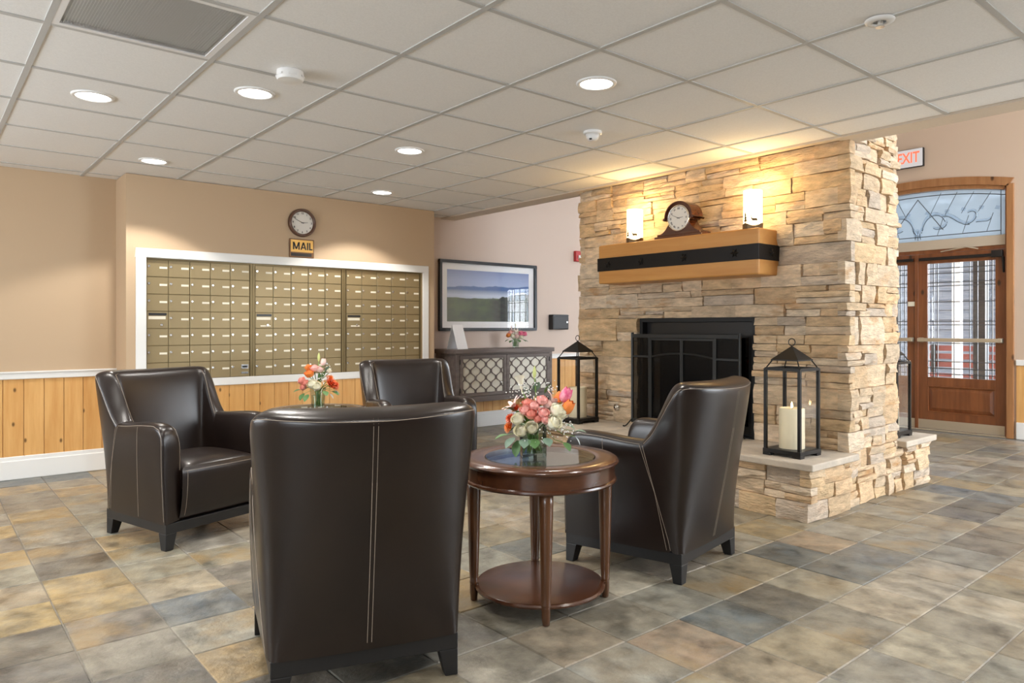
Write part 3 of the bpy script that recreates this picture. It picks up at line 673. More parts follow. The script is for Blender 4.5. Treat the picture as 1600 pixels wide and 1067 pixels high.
for a, b in ((HX0-.03, -3.3), (-3.295, HX1+.03)): slab(a, b, FY1-.01, HY1+.03)

# mantel beam with iron strap
MX0, MX1, MYF, MZA, MZB = -4.056, -2.604, 4.225, 1.485, 1.795
t = thing('mantel', 'thick golden pine mantel beam with a black iron strap on the chimney', 'mantel', (-3.33, FY0-.03, MZA)); tx, ty = -3.33, FY0-.03
obj('beam', MB().box(MX0-tx, MX1-tx, MYF-ty, .03, 0, MZB-MZA), 'beam', t, bevel=.012, seg=3)
sb = obj('iron_strap', MB().box(MX0-.006-tx, MX1+.006-tx, MYF-.006-ty, .03, .100, .205), 'ironband', t, bevel=.002)
def star(c, axis, R=.024):
    m = MB(); n = 12; ring = []
    pts = []
    for k in range(n):
        a = 2*PI*k/n; r = R if k % 2 == 0 else R*.5; pts.append((r*math.cos(a), r*math.sin(a)))
    for (u, v) in pts: ring.append((u, v, .002))
    vs = ring+[(u*.55, v*.55, .010) for u, v in pts]+[(0, 0, .016)]
    fs = [(k, (k+1) % n, n+(k+1) % n, n+k) for k in range(n)]+[(n+k, n+(k+1) % n, 2*n) for k in range(n)]
    q = (lambda p: (p[0]+c[0], -p[2]+c[1], p[1]+c[2])) if axis == '-Y' else (lambda p: (p[2]+c[0], p[0]+c[1], p[1]+c[2]))
    return m.add([q(p) for p in vs], fs)
for x in (-3.945, -3.60, -3.20, -2.78): obj('star_stud', star((x-tx, MYF-.006-ty, .152), '-Y', .034), 'ironband', sb)
obj('star_stud', star((MX1+.006-tx, 4.37-ty, .152), '+X', .034), 'ironband', sb)

# mantel lamps
def deer():   # small standing deer outline, x right, z up, about 4 cm long
    return [(-.018, 0), (-.0155, 0), (-.014, .011), (.008, .011), (.009, 0), (.0115, 0), (.012, .013), (.017, .022), (.018, .034), (.0165, .036), (.021, .033), (.0225, .035), (.018, .043), (.0155, .038), (.011, .026), (-.013, .025), (-.0185, .021)]
def lamp(x, lab):
    t = thing('mantel_lamp', lab, 'lamp', (x, 4.312, MZB), 0, 'lit cylinder lamps on the mantel')
    m = MB(); n = 16; vs = []   # base with a hilly top edge
    for k in range(n):
        a = 2*PI*k/n; vs.append((.066*math.cos(a), .066*math.sin(a), 0))
    for k in range(n):
        a = 2*PI*k/n; vs.append((.068*math.cos(a), .068*math.sin(a), .030+.012*math.sin(3*a+1)))
    vs += [(0, 0, .03)]
    m.add(vs, [(k, (k+1) % n, n+(k+1) % n, n+k) for k in range(n)]+[(n+k, n+(k+1) % n, 2*n) for k in range(n)]+[tuple(range(n-1, -1, -1))]); obj('lamp_base', m, 'lampmetal', t)
    obj('shade', MB().lathe([(.062, .028), (.062, .262), (.058, .262), (.058, .03)], n=28, cap=False), 'lampglow', t, smooth=True)
    pts = deer(); m = MB(); R_ = .0665
    q = [(-p[0]*1.15, p[1]*1.15+.040) for p in pts]; vs = []
    a0 = -.87   # faces the seating area
    for rr in (R_-.002, R_): vs += [(rr*math.cos(a0+u/R_), rr*math.sin(a0+u/R_), v) for u, v in q]
    k = len(q); m.add(vs, [tuple(range(k)), tuple(range(2*k-1, k-1, -1))]+[(i, (i+1) % k, k+(i+1) % k, k+i) for i in range(k)]); obj('deer_cutout', m, 'lampmetal', t)
    m = MB(); a1 = a0-.95      # little fir tree
    tri = [(-.004, 0), (.004, 0), (.003, .02), (.017, .02), (.006, .04), (.013, .04), (.004, .06), (.009, .06), (0, .09), (-.009, .06), (-.004, .06), (-.013, .04), (-.006, .04), (-.017, .02), (-.003, .02)]
    vs = []
    for rr in (R_-.002, R_): vs += [(rr*math.cos(a1+u/R_), rr*math.sin(a1+u/R_), v+.03) for u, v in tri]
    k = len(tri); m.add(vs, [tuple(range(k)), tuple(range(2*k-1, k-1, -1))]+[(i, (i+1) % k, k+(i+1) % k, k+i) for i in range(k)]); obj('tree_cutout', m, 'lampmetal', t)
    l = bpy.data.lights.new('lamp_bulb', 'POINT'); l.energy = 4.5; l.color = (1, .66, .28); l.shadow_soft_size = .03
    o = bpy.data.objects.new('lamp_bulb', l); COL.objects.link(o); o.parent = t; o.location = (0, 0, .285)
lamp(-3.745, 'lit cylinder lamp with a deer cutout near the picture end of the mantel'); lamp(-2.70, 'lit cylinder lamp with a deer cutout at the mantel end facing the doors')
# mantel clock
t = thing('mantel_clock', 'dark wooden tambour clock between the two mantel lamps', 'clock', (-3.29, 4.33, MZB))
m = MB().box(-.215, .215, -.075, .075, 0, .018).box(-.195, .195, -.066, .066, .018, .036); obj('plinth', m, 'clockwood', t, bevel=.005)
pr = []
for k in range(9): a = k/8; pr.append((-.185+.10*a, .036+.012*a+.075*a**2.4))
for k in range(17): a = PI*(1.06-1.12*k/16); pr.append((.115*math.cos(a), .150+.108*math.sin(a)))
for k in range(8, -1, -1): a = k/8; pr.append((.185-.10*a, .036+.012*a+.075*a**2.4))
obj('case', MB().prism(pr, -.055, .055, 'Y'), 'clockwood', t, bevel=.004)
hood = MB(); pts = [(.125*math.cos(PI*(1.0-k/16)), .155+.112*math.sin(PI*(1.0-k/16))) for k in range(17)]; pts = [(-.142, .142)]+pts+[(.142, .142)]
for (a, b), (c, d) in zip(pts[:-1], pts[1:]): hood.add([(a, -.066, b), (c, -.066, d), (c, .066, d), (a, .066, b), (a*.94, -.066, b-.010), (c*.94, -.066, d-.010), (c*.94, .066, d-.010), (a*.94, .066, b-.010)], [(0, 1, 2, 3), (7, 6, 5, 4), (0, 4, 5, 1), (3, 2, 6, 7)])
obj('hood', hood, 'clockwood', t)
obj('bezel', MB().lathe([(.098, -.056), (.096, -.064), (.088, -.064), (.086, -.056)], (0, 0, .143), 36, 'Y', cap=False), 'chrome', t, smooth=True)
obj('dial', MB().lathe([(.090, -.054), (.090, -.058), (0, -.058)], (0, 0, .143), 36, 'Y'), 'face', t)
for k in range(12):
    a = PI/2-2*PI*(k+1)/12; o = obj('numeral', text_mesh(('I', 'II', 'III', 'IV', 'V', 'VI', 'VII', 'VIII', 'IX', 'X', 'XI', 'XII')[k], .019, .0004, .0003), 'ink', t, loc=(.070*math.cos(a), -.0588, .143+.070*math.sin(a))); o.rotation_euler = (PI/2, 0, 0); o.rotation_euler.rotate_axis('Z', a-PI/2)
for nm, ang, L in (('minute_hand', 2*PI*49/60, .062), ('hour_hand', 2*PI*(2+49/60)/12, .042)):
    d = Vector((math.sin(ang), math.cos(ang))); n_ = Vector((d.y, -d.x)); pts = [-d*.012+n_*.002, -d*.012-n_*.002, d*L-n_*.001, d*L+n_*.001]
    obj(nm, MB().prism([(p.x, p.y+.143) for p in pts], -.0612, -.060, 'Y'), 'ink', t)

# fire screen
SX0, SX1, SY = -3.845, -2.835, 4.385
t = thing('fire_screen', 'dark metal fire screen with two hinged doors in front of the firebox', 'fire screen', (-3.34, SY, HZ1)); cx = -3.34
zb, zt = .055, 1.083-HZ1
for x in (SX0-cx+.012, SX1-cx-.012): obj('post', MB().tube([(x, 0, .03), (x, 0, zt+.01)], .011, 8), 'steel', t)
obj('top_rail', MB().box(SX0-cx+.02, SX1-cx-.02, -.010, .010, zt-.03, zt), 'steel', t, bevel=.002); obj('bottom_rail', MB().box(SX0-cx+.02, SX1-cx-.02, -.010, .010, zb-.02, zb+.005), 'steel', t, bevel=.002)
xa, xb_, xm = -3.655-cx, -3.045-cx, -3.345-cx; zl = .905-HZ1
for x in (xa, xb_): obj('mullion', MB().box(x-.008, x+.008, -.008, .008, zb, zt-.03), 'steel', t)
obj('cross_bar', MB().box(SX0-cx+.02, xa-.008, -.006, .006, zl-.007, zl+.007), 'steel', t); obj('cross_bar', MB().box(xb_+.008, SX1-cx-.02, -.006, .006, zl-.007, zl+.007), 'steel', t)
arch = lambda x: zl+.032*(1-((x-xm)/(xb_-xm))**2)
for d0, d1, hx in ((xa+.009, xm-.001, xm-.016), (xm+.001, xb_-.009, xm+.016)):
    d = MB()
    for a in ((d0, d1, zb+.006, zb+.022), (d0, d1, zt-.048, zt-.032), (d0, d0+.013, zb+.022, zt-.048), (d1-.013, d1, zb+.022, zt-.048)): d.box(a[0], a[1], -.007, .007, a[2], a[3])
    d = obj('door', d, 'steel', t); pts = [(d0+.01+(d1-d0-.02)*k/10, -.001, arch(d0+.01+(d1-d0-.02)*k/10)) for k in range(11)]
    obj('arch_bar', MB().tube(pts, .007, 6), 'steel', d); obj('knob', MB().tube([(hx, -.007, .36), (hx, -.022, .36)], [.004, .008], 8), 'iron', d)
    me_ = MB().box(d0+.012, d1-.012, .001, .002, zb+.02, zt-.047); obj('mesh_panel', me_, PANE('spark_mesh', (.35, .35, .35), .5, .3), d)
for a, b in ((SX0-cx+.02, xa-.008), (xb_+.008, SX1-cx-.02)): obj('mesh_panel', MB().box(a, b, .001, .002, zb+.004, zt-.03), PANE('spark_mesh', (.35, .35, .35), .5, .3), t)
for x in (SX0-cx+.012, SX1-cx-.012):
    obj('foot', MB().tube([(x, .06, .006), (x, .02, .03), (x, 0, .06), (x, -.03, .04), (x, -.07, .012), (x, -.095, .006), (x, -.11, .010)], .006, 6), 'steel', t)

# lanterns
def lantern(label, loc, rz, lit):
    t = thing('lantern', label, 'lantern', loc, rz, 'black metal candle lanterns on the hearth'); a = .125
    b = MB().box(-a, a, -a, a, .018, .042)
    for sx_ in (-1, 1):
        for sy_ in (-1, 1): b.box(min(sx_*a, sx_*(a-.05)), max(sx_*a, sx_*(a-.05)), min(sy_*a, sy_*(a-.05)), max(sy_*a, sy_*(a-.05)), 0, .018)
    obj('base', b, 'iron', t, bevel=.002); w = .112; z1 = .535
    for sx_ in (-1, 1):
        for sy_ in (-1, 1):
            obj('corner_post', MB().box(sx_*w-.009, sx_*w+.009, sy_*w-.009, sy_*w+.009, .042, z1), 'iron', t)
            obj('roof_strut', MB().tube([(sx_*w, sy_*w, z1), (sx_*.082, sy_*.082, .588)], .004, 6), 'iron', t)
    fr = MB()
    for s in (-1, 1): fr.box(-w, w, s*w-.008, s*w+.008, z1-.012, z1+.006).box(s*w-.008, s*w+.008, -w, w, z1-.012, z1+.006)
    obj('top_frame', fr, 'iron', t); r = .090
    rf = MB().add([(-r, -r, .583), (r, -r, .583), (r, r, .583), (-r, r, .583), (-r, -r, .590), (r, -r, .590), (r, r, .590), (-r, r, .590), (0, 0, .675)], [(0, 3, 2, 1), (0, 1, 5, 4), (1, 2, 6, 5), (2, 3, 7, 6), (3, 0, 4, 7), (4, 5, 8), (5, 6, 8), (6, 7, 8), (7, 4, 8)])
    rf = obj('roof', rf, 'iron', t); obj('ring', MB().tube([(.022*math.cos(q*PI/10), 0, .697+.022*math.sin(q*PI/10)) for q in range(20)], .003, 6, True), 'iron', rf)
    for s in (-1, 1):
        obj('pane', MB().box(-w+.007, w-.007, s*w-.0012, s*w+.0012, .044, z1-.012), 'glass', t); obj('pane', MB().box(s*w-.0012, s*w+.0012, -w+.007, w-.007, .044, z1-.012), 'glass', t)
    c = thing('pillar_candle', label.split(' on ')[0].replace('black metal lantern', 'cream pillar candle inside the black lantern')+(' with a small flame' if lit else ''), 'candle', (loc[0], loc[1], loc[2]+.043), rz, 'cream candles in the lanterns')
    obj('wax', MB().lathe([(.076, 0), (.076, .240), (.072, .247), (.066, .240), (0, .236)], n=28), 'candle', c, smooth=False); smooth_angle(c.children[0])
    obj('wick', MB().tube([(0, 0, .234), (.001, 0, .252)], .0015, 5), 'ink', c)
    if lit: obj('flame', MB().lathe([(0, .244), (.007, .256), (.006, .268), (0, .286)], n=8, cap=False), 'flame', c, smooth=True)
    return c
HT = HZ1
c = lantern('black metal lantern on the hearth end facing the entrance doors', (-2.318, 4.137, HT), 0, True); c['label'] = 'cream pillar candle with a small flame in the lantern by the hearth corner'
c = lantern('black metal lantern on the hearth end facing the picture wall', (-4.285, 4.215, HT), .05, False); c['label'] = 'unlit cream pillar candle in the lantern nearest the picture wall'
c = lantern('black metal lantern behind the chimney on the rear hearth slab', (-2.285, 5.42, HT), 0, False); c['label'] = 'cream pillar candle in the lantern behind the chimney'

# ------------------------------------------------------------------ entrance doors
DC = (DX0+DX1)/2; YD = YF+.05
t = struct(thing('door_1', 'double wooden entrance doors with leaded glass under an arched transom', 'door', (DC, YD, 0))); del t['category']
TW = .05
def archz(x, top, rise, half): return top+rise*(1-(x/half)**2)
half = (DX1-DX0)/2
# wall filler above the arch
flp = [(-half, DZ), (half, DZ)]+[(half-2*half*k/24, archz(half-2*half*k/24, 2.62, .10, half)) for k in range(25)]
o = struct(obj('wall_arch', MB().prism([(p[0]+DC, p[1]) for p in flp], YF, YF+.14, 'Y'), 'daylit_tan')); o['label'] = 'tan wall filling above the arched door trim'
def archband(i0, i1, y0, y1, hw0, hw1):
    m = MB(); n = 24; vs = []
    for k in range(n+1):
        xa = -hw0+2*hw0*k/n; xb2 = -hw1+2*hw1*k/n
        vs += [(xa, y0, archz(xa, i0, .10, half)), (xb2, y0, archz(xb2, i1, .10, half)), (xb2, y1, archz(xb2, i1, .10, half)), (xa, y1, archz(xa, i0, .10, half))]
    return m.add(vs, [(4*k+j, 4*k+(j+1) % 4, 4*k+4+(j+1) % 4, 4*k+4+j) for k in range(n) for j in range(4)]+[(3, 2, 1, 0), (4*n, 4*n+1, 4*n+2, 4*n+3)])
obj('arch_trim', archband(2.575, 2.66, -.075, -.04, half-.02, half+.03), 'doortrim', t); obj('arch_jamb', archband(2.535, 2.62, -.05, .08, half-.06, half), 'doortrim', t)
for s in (-1, 1):
    obj('side_trim', MB().box(min(s*(half-.035), s*(half+.03)), max(s*(half-.035), s*(half+.03)), -.075, -.04, 0, 2.60), 'doortrim', t, bevel=.004)
    obj('jamb', MB().box(min(s*half, s*(half-.05)), max(s*half, s*(half-.05)), -.05, .08, 0, 2.6), 'door', t)
obj('header', MB().box(-half+.05, half-.05, -.03, .08, 1.985, 2.09), 'beige', t, bevel=.003); obj('lower_header', MB().box(-half+.05, half-.05, -.02, .08, 1.945, 1.985), 'door', t)
# transom glass with came and bevelled scrolls
hwg = half-.055
tp = [(-hwg, 2.09), (hwg, 2.09)]+[(hwg-2*hwg*k/20, archz(hwg-2*hwg*k/20, 2.545, .10, half)) for k in range(21)]
tr = obj('transom_glass', MB().prism(tp, .012, .018, 'Y'), 'frost', t)
def came(pts, r=.0045): return obj('came', MB().tube([(p[0], .010, p[1]) for p in pts], r, 5), 'lead', tr)
top = lambda x: archz(x, 2.545, .10, half)
came([(-hwg+.05, 2.14), (hwg-.05, 2.14)]); came([(hwg-.05, 2.09), (hwg-.05, top(hwg-.05))]); came([(-hwg+.05, 2.09), (-hwg+.05, top(hwg-.05))])
came([(-hwg+2*hwg*k/16, top(-hwg+2*hwg*k/16)-.055) for k in range(17)])
for x0 in (.12, .28, .44, .60): came([(x0, 2.36), (x0+.12, top(x0+.12)-.03)], .003); came([(-x0, 2.36), (-x0-.12, top(x0+.12)-.03)], .003)
for x0 in (.2, .45, .68): came([(x0, 2.14), (x0+.06, 2.33)], .003); came([(-x0, 2.14), (-x0-.06, 2.33)], .003)
came([(-.26, 2.20), (0, 2.56)]); came([(.26, 2.20), (0, 2.56)])
def scroll(pts, r): 
    n = len(pts); rr = [r*(.35+.65*math.sin(PI*(k+.3)/(n-.4))) for k in range(n)]
    came([(p[0], p[1]-r*.75) for p in pts], .0035)
    o = obj('bevelled_scroll', MB().tube([(p[0], .006, p[1]) for p in pts], rr, 8), 'bevel', tr, smooth=True); return o
def cubic(p, n=18):
    out = []
    for k in range(n+1):
        t_ = k/n; a = (1-t_); out.append((a**3*p[0][0]+3*a*a*t_*p[1][0]+3*a*t_*t_*p[2][0]+t_**3*p[3][0], a**3*p[0][1]+3*a*a*t_*p[1][1]+3*a*t_*t_*p[2][1]+t_**3*p[3][1]))
    return out
for s in (-1, 1):
    for q, r in ((((.04, 2.20), (.07, 2.42), (.24, 2.42), (.28, 2.30)), .022), (((.25, 2.36), (.36, 2.38), (.40, 2.24), (.52, 2.25)), .024), (((.50, 2.25), (.62, 2.28), (.60, 2.42), (.50, 2.37)), .018), (((.58, 2.26), (.64, 2.27), (.70, 2.24), (.72, 2.29)), .016), (((.16, 2.24), (.20, 2.20), (.30, 2.22), (.30, 2.30)), .018)):
        scroll(cubic([(s*a, b) for a, b in q]), r)
    for x0, z0 in ((.30, 2.40), (.46, 2.40), (.63, 2.40), (.78, 2.38), (.1, 2.40)):
        obj('bevelled_gem', MB().add([(s*x0-.028, .008, z0-.012), (s*x0+.012, .008, z0-.022), (s*x0+.028, .008, z0+.012), (s*x0-.012, .008, z0+.022), (s*x0, -.006, z0)], [(0, 1, 4), (1, 2, 4), (2, 3, 4), (3, 0, 4), (3, 2, 1, 0)]), 'bevel', tr)
for x0, z0, a in ((0, 2.17, 0), (-.03, 2.18, .5), (.03, 2.18, -.5)): scroll([(x0, z0-.05), (x0+.02*a, z0), (x0-.05*a, z0+.06)], .022)
# leaves
def leaf(s):
    x0, x1 = (.006, half-.052) if s > 0 else (-half+.052, -.006)
    lf = MB(); gx0, gx1, gz0, gz1 = x0+.105, x1-.095, .585, 1.835
    lf.box(x0, gx0, -.02, .025, .015, 1.942).box(gx1, x1, -.02, .025, .015, 1.942).box(gx0, gx1, -.02, .025, gz1, 1.942).box(gx0, gx1, -.02, .025, .49, gz0).box(gx0, gx1, -.02, .025, .015, .20).box(gx0, gx1, -.006, .02, .20, .49)
    lf = obj('door_leaf', lf, 'door', t, bevel=.003)
    obj('raised_panel', MB().add([(gx0+.01, -.006, .21), (gx1-.01, -.006, .21), (gx1-.01, -.006, .48), (gx0+.01, -.006, .48), (gx0+.05, -.020, .25), (gx1-.05, -.020, .25), (gx1-.05, -.020, .44), (gx0+.05, -.020, .44)], [(0, 1, 5, 4), (1, 2, 6, 5), (2, 3, 7, 6), (3, 0, 4, 7), (4, 5, 6, 7)]), 'door', lf)
    m = MB()
    for a in ((gx0, gx1, .20, .212), (gx0, gx1, .478, .49), (gx0, gx0+.012, .2, .49), (gx1-.012, gx1, .2, .49)): m.box(a[0], a[1], -.024, -.004, a[2], a[3])
    obj('panel_moulding', m, 'door', lf, bevel=.003)
    obj('glass', MB().box(gx0, gx1, .000, .004, gz0, gz1), 'glass', lf)
    W_, H_ = gx1-gx0, gz1-gz0; m = MB()
    vx_ = [.0, .09, .15, .40, .63, .74, .88, .95]; hz_ = [.03, .08, .14, .30, .46, .49, .66, .80, .83, .91, .955]
    for a in vx_: m.box(gx0+W_*a-.004, gx0+W_*a+.004, -.004, .008, gz0, gz1)
    for a in hz_: m.box(gx0, gx1, -.0035, .0075, gz0+H_*a-.004, gz0+H_*a+.004)
    obj('came_grid', m, 'lead', lf)
    for a0, a1, b0, b1 in ((.0, .09, .08, .46), (.0, .09, .49, .80), (.63, .74, .14, .30), (.63, .74, .30, .66), (.88, .95, .14, .46), (.88, .95, .49, .80), (.15, .40, .83, .91), (.40, .63, .83, .91), (.09, .88, .03, .08), (.15, .63, .955, 1.), (.74, .88, .83, .955)):
        xa, xb2, za, zb2 = gx0+W_*a0+.004, gx0+W_*a1-.004, gz0+H_*b0+.004, gz0+H_*b1-.004; e = min(.014, (xb2-xa)/2.2, (zb2-za)/2.2)
        obj('bevelled_pane', MB().add([(xa, 0, za), (xb2, 0, za), (xb2, 0, zb2), (xa, 0, zb2), (xa+e, -.005, za+e), (xb2-e, -.005, za+e), (xb2-e, -.005, zb2-e), (xa+e, -.005, zb2-e)], [(0, 1, 5, 4), (1, 2, 6, 5), (2, 3, 7, 6), (3, 0, 4, 7), (4, 5, 6, 7)]), 'bevel', lf)
    obj('push_bar', MB().box(x0+.02, x1-.02, -.085, -.05, .975, 1.015).box(x0+.02, x0+.07, -.05, -.02, .97, 1.02).box(x1-.07, x1-.02, -.05, -.02, .97, 1.02), 'alum', lf, bevel=.006)
    obj('kick_plate', MB().box(x0+.01, x1-.01, -.024, -.02, .02, .115), 'alum', lf)
    obj('door_sweep', MB().box(x0, x1, -.022, -.01, .004, .02), 'chrome', lf)
    ob = MB().box(x0+.03, x1-.02, -.062, -.035, 1.868, 1.90); ob.box(x1-.12 if s > 0 else x0+.02, x1-.02 if s > 0 else x0+.12, -.07, -.02, 1.86, 1.93)
    obj('closer_arm', ob, 'black', lf, bevel=.004)
    if s > 0: obj('closer_bracket', MB().prism([(x1-.03, 1.86), (x1-.01, 1.86), (x1-.01, 1.70), (x1-.018, 1.70)], -.06, -.02, 'Y'), 'black', lf)
    else: obj('latch_plate', MB().box(x1-.085, x1-.005, -.028, -.02, 1.37, 1.42), 'plate', lf); obj('cylinder', MB().box(x1-.10, x1-.06, -.028, -.02, .70, .76), 'plate', lf)
leaf(1); leaf(-1)
obj('astragal', MB().box(-.018, .018, -.032, .03, .01, 1.942), 'door', t, bevel=.003)
obj('closer_arm_link', MB().tube([(.26, -.06, 1.955), (.52, -.075, 1.985), (.62, -.05, 1.96)], .007, 6), 'alum', t)
obj('threshold', MB().box(-half+.02, half-.02, -.06, .08, 0, .006), 'alum', t)
# exit sign
t = thing('exit_sign', 'illuminated white EXIT sign with red letters above the doors', 'sign', (-3.335, YF, 2.915))
obj('housing', MB().box(-.155, .155, -.045, 0, 0, .205), 'black', t, bevel=.006)
obj('sign_face', MB().box(-.150, .150, -.052, -.045, .005, .20), EMIT('exit_face', (1, .93, .90), .55), t, bevel=.004)
o = obj('lettering', text_mesh('EXIT', .165, .001, .003), EMIT('exit_red', (1, .13, .07), 1.6), t, loc=(0, -.054, .103)); o.rotation_euler = ROT_MY; o.scale = (.70, 1, 1)
# outside: paving and the entrance canopy wall that the doors look out on
o = struct(obj('floor_outside', MB().box(-12, 12, YF+.2, 30, -.12, -.02), 'paving')); o['label'] = 'grey paving outside the entrance'
t = thing('porch_wall', 'grey clapboard building across the porch seen through the door glass', 'building', (-4.6, 13.0, -.02))
obj('wall_body', MB().box(-2.6, 1.4, .04, .3, 0, 3.2), 'siding', t)
for k in range(20): obj('clapboard', MB().add([(-2.6, 0, .16*k), (1.4, 0, .16*k), (1.4, .03, .16*k+.16), (-2.6, .03, .16*k+.16), (-2.6, .04, .16*k), (1.4, .04, .16*k)], [(0, 1, 2, 3), (0, 4, 5, 1)]), 'siding', t)
t = thing('added_porch_roof', 'unseen flat roof added outside the doors to shade the porch siding', 'roof', (-3.6, 10.9, 3.45)); obj('roof_slab', MB().box(-2.2, 3.2, -2.2, 2.6, 0, .15), 'siding', t); obj('fascia', MB().box(-2.2, 3.2, 2.6, 2.64, -.1, .18), 'white', t)  # added overhead slab, keeps sky light off the siding behind the glass
for x, w, mt, lab in ((-3.56, .10, 'white', 'white porch post seen through the middle of the door glass'), (-3.28, .14, 'ink', 'black porch post seen through the door glass near the hinges'), (-3.99, .12, 'white', 'white porch post seen through the narrow left door glass'), (-4.35, .10, 'ink', 'black porch post outside the left door leaf')):
    t = thing('porch_post', lab, 'post', (x, 10.6, -.02)); obj('shaft', MB().box(-w/2, w/2, -w/2, w/2, 0, 3.2), mt, t); obj('foot_block', MB().box(-w/2-.03, w/2+.03, -w/2-.03, w/2+.03, 0, .2), mt, t)
t = thing('porch_bench', 'red orange bench on the porch seen low through the door glass', 'bench', (-3.75, 11.5, -.02)); RB = P('bench_red', (.16, .03, .02), .5)
for k in range(4): obj('seat_slat', MB().box(-.6, .6, -.2+.1*k, -.12+.1*k, .44, .47), RB, t)
for k in range(3): obj('back_slat', MB().box(-.6, .6, .21, .235, .56+.12*k, .64+.12*k), RB, t)
for x in (-.5, .5):
    for y in (-.17, .19): obj('leg', MB().box(x-.03, x+.03, y-.02, y+.02, 0, .44 if y < 0 else .9), 'iron', t)

# ------------------------------------------------------------------ ceiling fixtures
def downlight(x, y, label, power=56):
    t = thing('downlight', label, 'ceiling light', (x, y, ZC), 0, 'recessed ceiling downlights')
    obj('trim_ring', MB().lathe([(.078, .003), (.080, -.004), (.094, -.004), (.098, .0), (.098, .008), (.078, .008)], n=32, cap=False), 'plastic', t, smooth=True)
    obj('lens', MB().lathe([(.080, .006), (.080, .001), (0, .001)], n=32), 'can', t)
    l = bpy.data.lights.new('downlight_beam', 'SPOT'); l.energy = power; l.color = (1, .955, .89); l.spot_size = math.radians(116); l.spot_blend = .22; l.shadow_soft_size = .06
    o = bpy.data.objects.new('downlight_beam', l); COL.objects.link(o); o.parent = t; o.location = (0, 0, -.012)
for x, y, lab in ((-4.267, .706, 'downlight in the panel two panels out from the left wall armchair'), (-3.673, 1.32, 'downlight beside the round white smoke alarm'), (-5.649, 1.313, 'downlight washing the left end of the mailbox wall'),
                  (-4.198, 2.545, 'downlight above the gap between the two tables'), (-5.658, 3.15, 'downlight washing the mailbox wall by the picture'), (-2.444, 2.532, 'downlight above the armchair by the fireplace')):
    downlight(x, y, lab)
for x, y in ((-2.44, .70), (-.61, 2.53), (-.61, .70), (.6, 3.75), (.6, -.5), (-2.44, -1.1), (-4.27, -1.1)): downlight(x, y, 'added downlight out of view that lights the open floor away from the seating')  # extra lamps out of view, added to brighten the foreground
t = thing('smoke_alarm', 'round white smoke alarm with side slots near a bright downlight', 'smoke alarm', (-3.26, 1.335, ZC))
obj('alarm_body', MB().lathe([(.060, .003), (.062, -.030), (.056, -.040), (.02, -.043), (0, -.043)], n=28), 'plastic', t, smooth=False); smooth_angle(t.children[0])
for k in range(6): a = k*PI/3+.3; obj('slot', MB().box(-.018, .018, .0595, .0632, -.026, -.018), 'vent', t).rotation_euler = (0, 0, a)
t = thing('smoke_detector', 'domed white smoke detector above the hearth side of the ceiling', 'smoke detector', (-3.065, 3.142, ZC))
obj('base_ring', MB().lathe([(.056, .003), (.056, -.012), (.048, -.016), (0, -.016)], n=28), 'plastic', t); obj('sensor_dome', MB().lathe([(.042, -.016), (.036, -.040), (.024, -.052), (0, -.054)], n=24), 'plastic', t, smooth=True)
for a in (2.2, 2.7): obj('sensor_port', MB().sphere((.028*math.cos(-a/2), .028*math.sin(-a/2), -.046), .006, 8, 6), 'ink', t)
t = thing('sprinkler_head', 'small white recessed sprinkler head on a ceiling joint', 'sprinkler', (-1.225, 2.84, ZC))
obj('escutcheon', MB().lathe([(.055, .001), (.052, -.006), (.028, -.010), (.024, -.006)], n=28, cap=False), 'plastic', t, smooth=True); obj('nozzle', MB().lathe([(.012, 0), (.010, -.022), (.017, -.024), (.017, -.027), (0, -.028)], n=14), 'chrome', t)

# ------------------------------------------------------------------ leather armchairs
# local frame: x forward, y left, origin on the floor under the middle of the rear edge
HALF = [  # outer bottom (f,l) | outer top (f,l,z) | inner top (f,l,z) | inner bottom (f,l,z)
    ((.612, .333), (.606, .340, .520), (.606, .240, .520), (.600, .238, .145)),
    ((.604, .332), (.600, .343, .585), (.600, .240, .585), (.592, .238, .145)),
    ((.580, .331), (.576, .345, .622), (.576, .240, .622), (.57, .237, .145)),
    ((.520, .328), (.525, .346, .638), (.525, .240, .638), (.52, .236, .145)),
    ((.340, .320), (.380, .345, .632), (.380, .239, .632), (.38, .235, .145)),
    ((.150, .309), (.255, .341, .618), (.260, .237, .620), (.28, .235, .145)),
    ((.045, .301), (.178, .339, .616), (.200, .237, .622), (.21, .232, .145)),
    ((.012, .292), (.128, .341, .665), (.168, .240, .675), (.18, .222, .145)),
    ((.002, .280), (.070, .346, .760), (.125, .246, .765), (.168, .208, .145)),
    ((.000, .264), (.020, .351, .845), (.085, .254, .850), (.162, .195, .145)),
    ((-.001, .245), (-.020, .350, .880), (.055, .258, .886), (.16, .182, .145)),
    ((-.003, .212), (-.062, .318, .883), (.040, .240, .892), (.158, .160, .145)),
    ((-.006, .150), (-.106, .245, .879), (.030, .180, .894), (.155, .115, .145)),
    ((-.009, .075), (-.138, .130, .873), (.023, .095, .895), (.152, .058, .145)),
    ((-.010, .000), (-.148, .000, .870), (.020, .000, .895), (.150, .000, .145))]
ST = HALF+[((a[0], -a[1]), (b[0], -b[1], b[2]), (c[0], -c[1], c[2]), (d[0], -d[1], d[2])) for a, b, c, d in reversed(HALF[:-1])]
ZB = .135
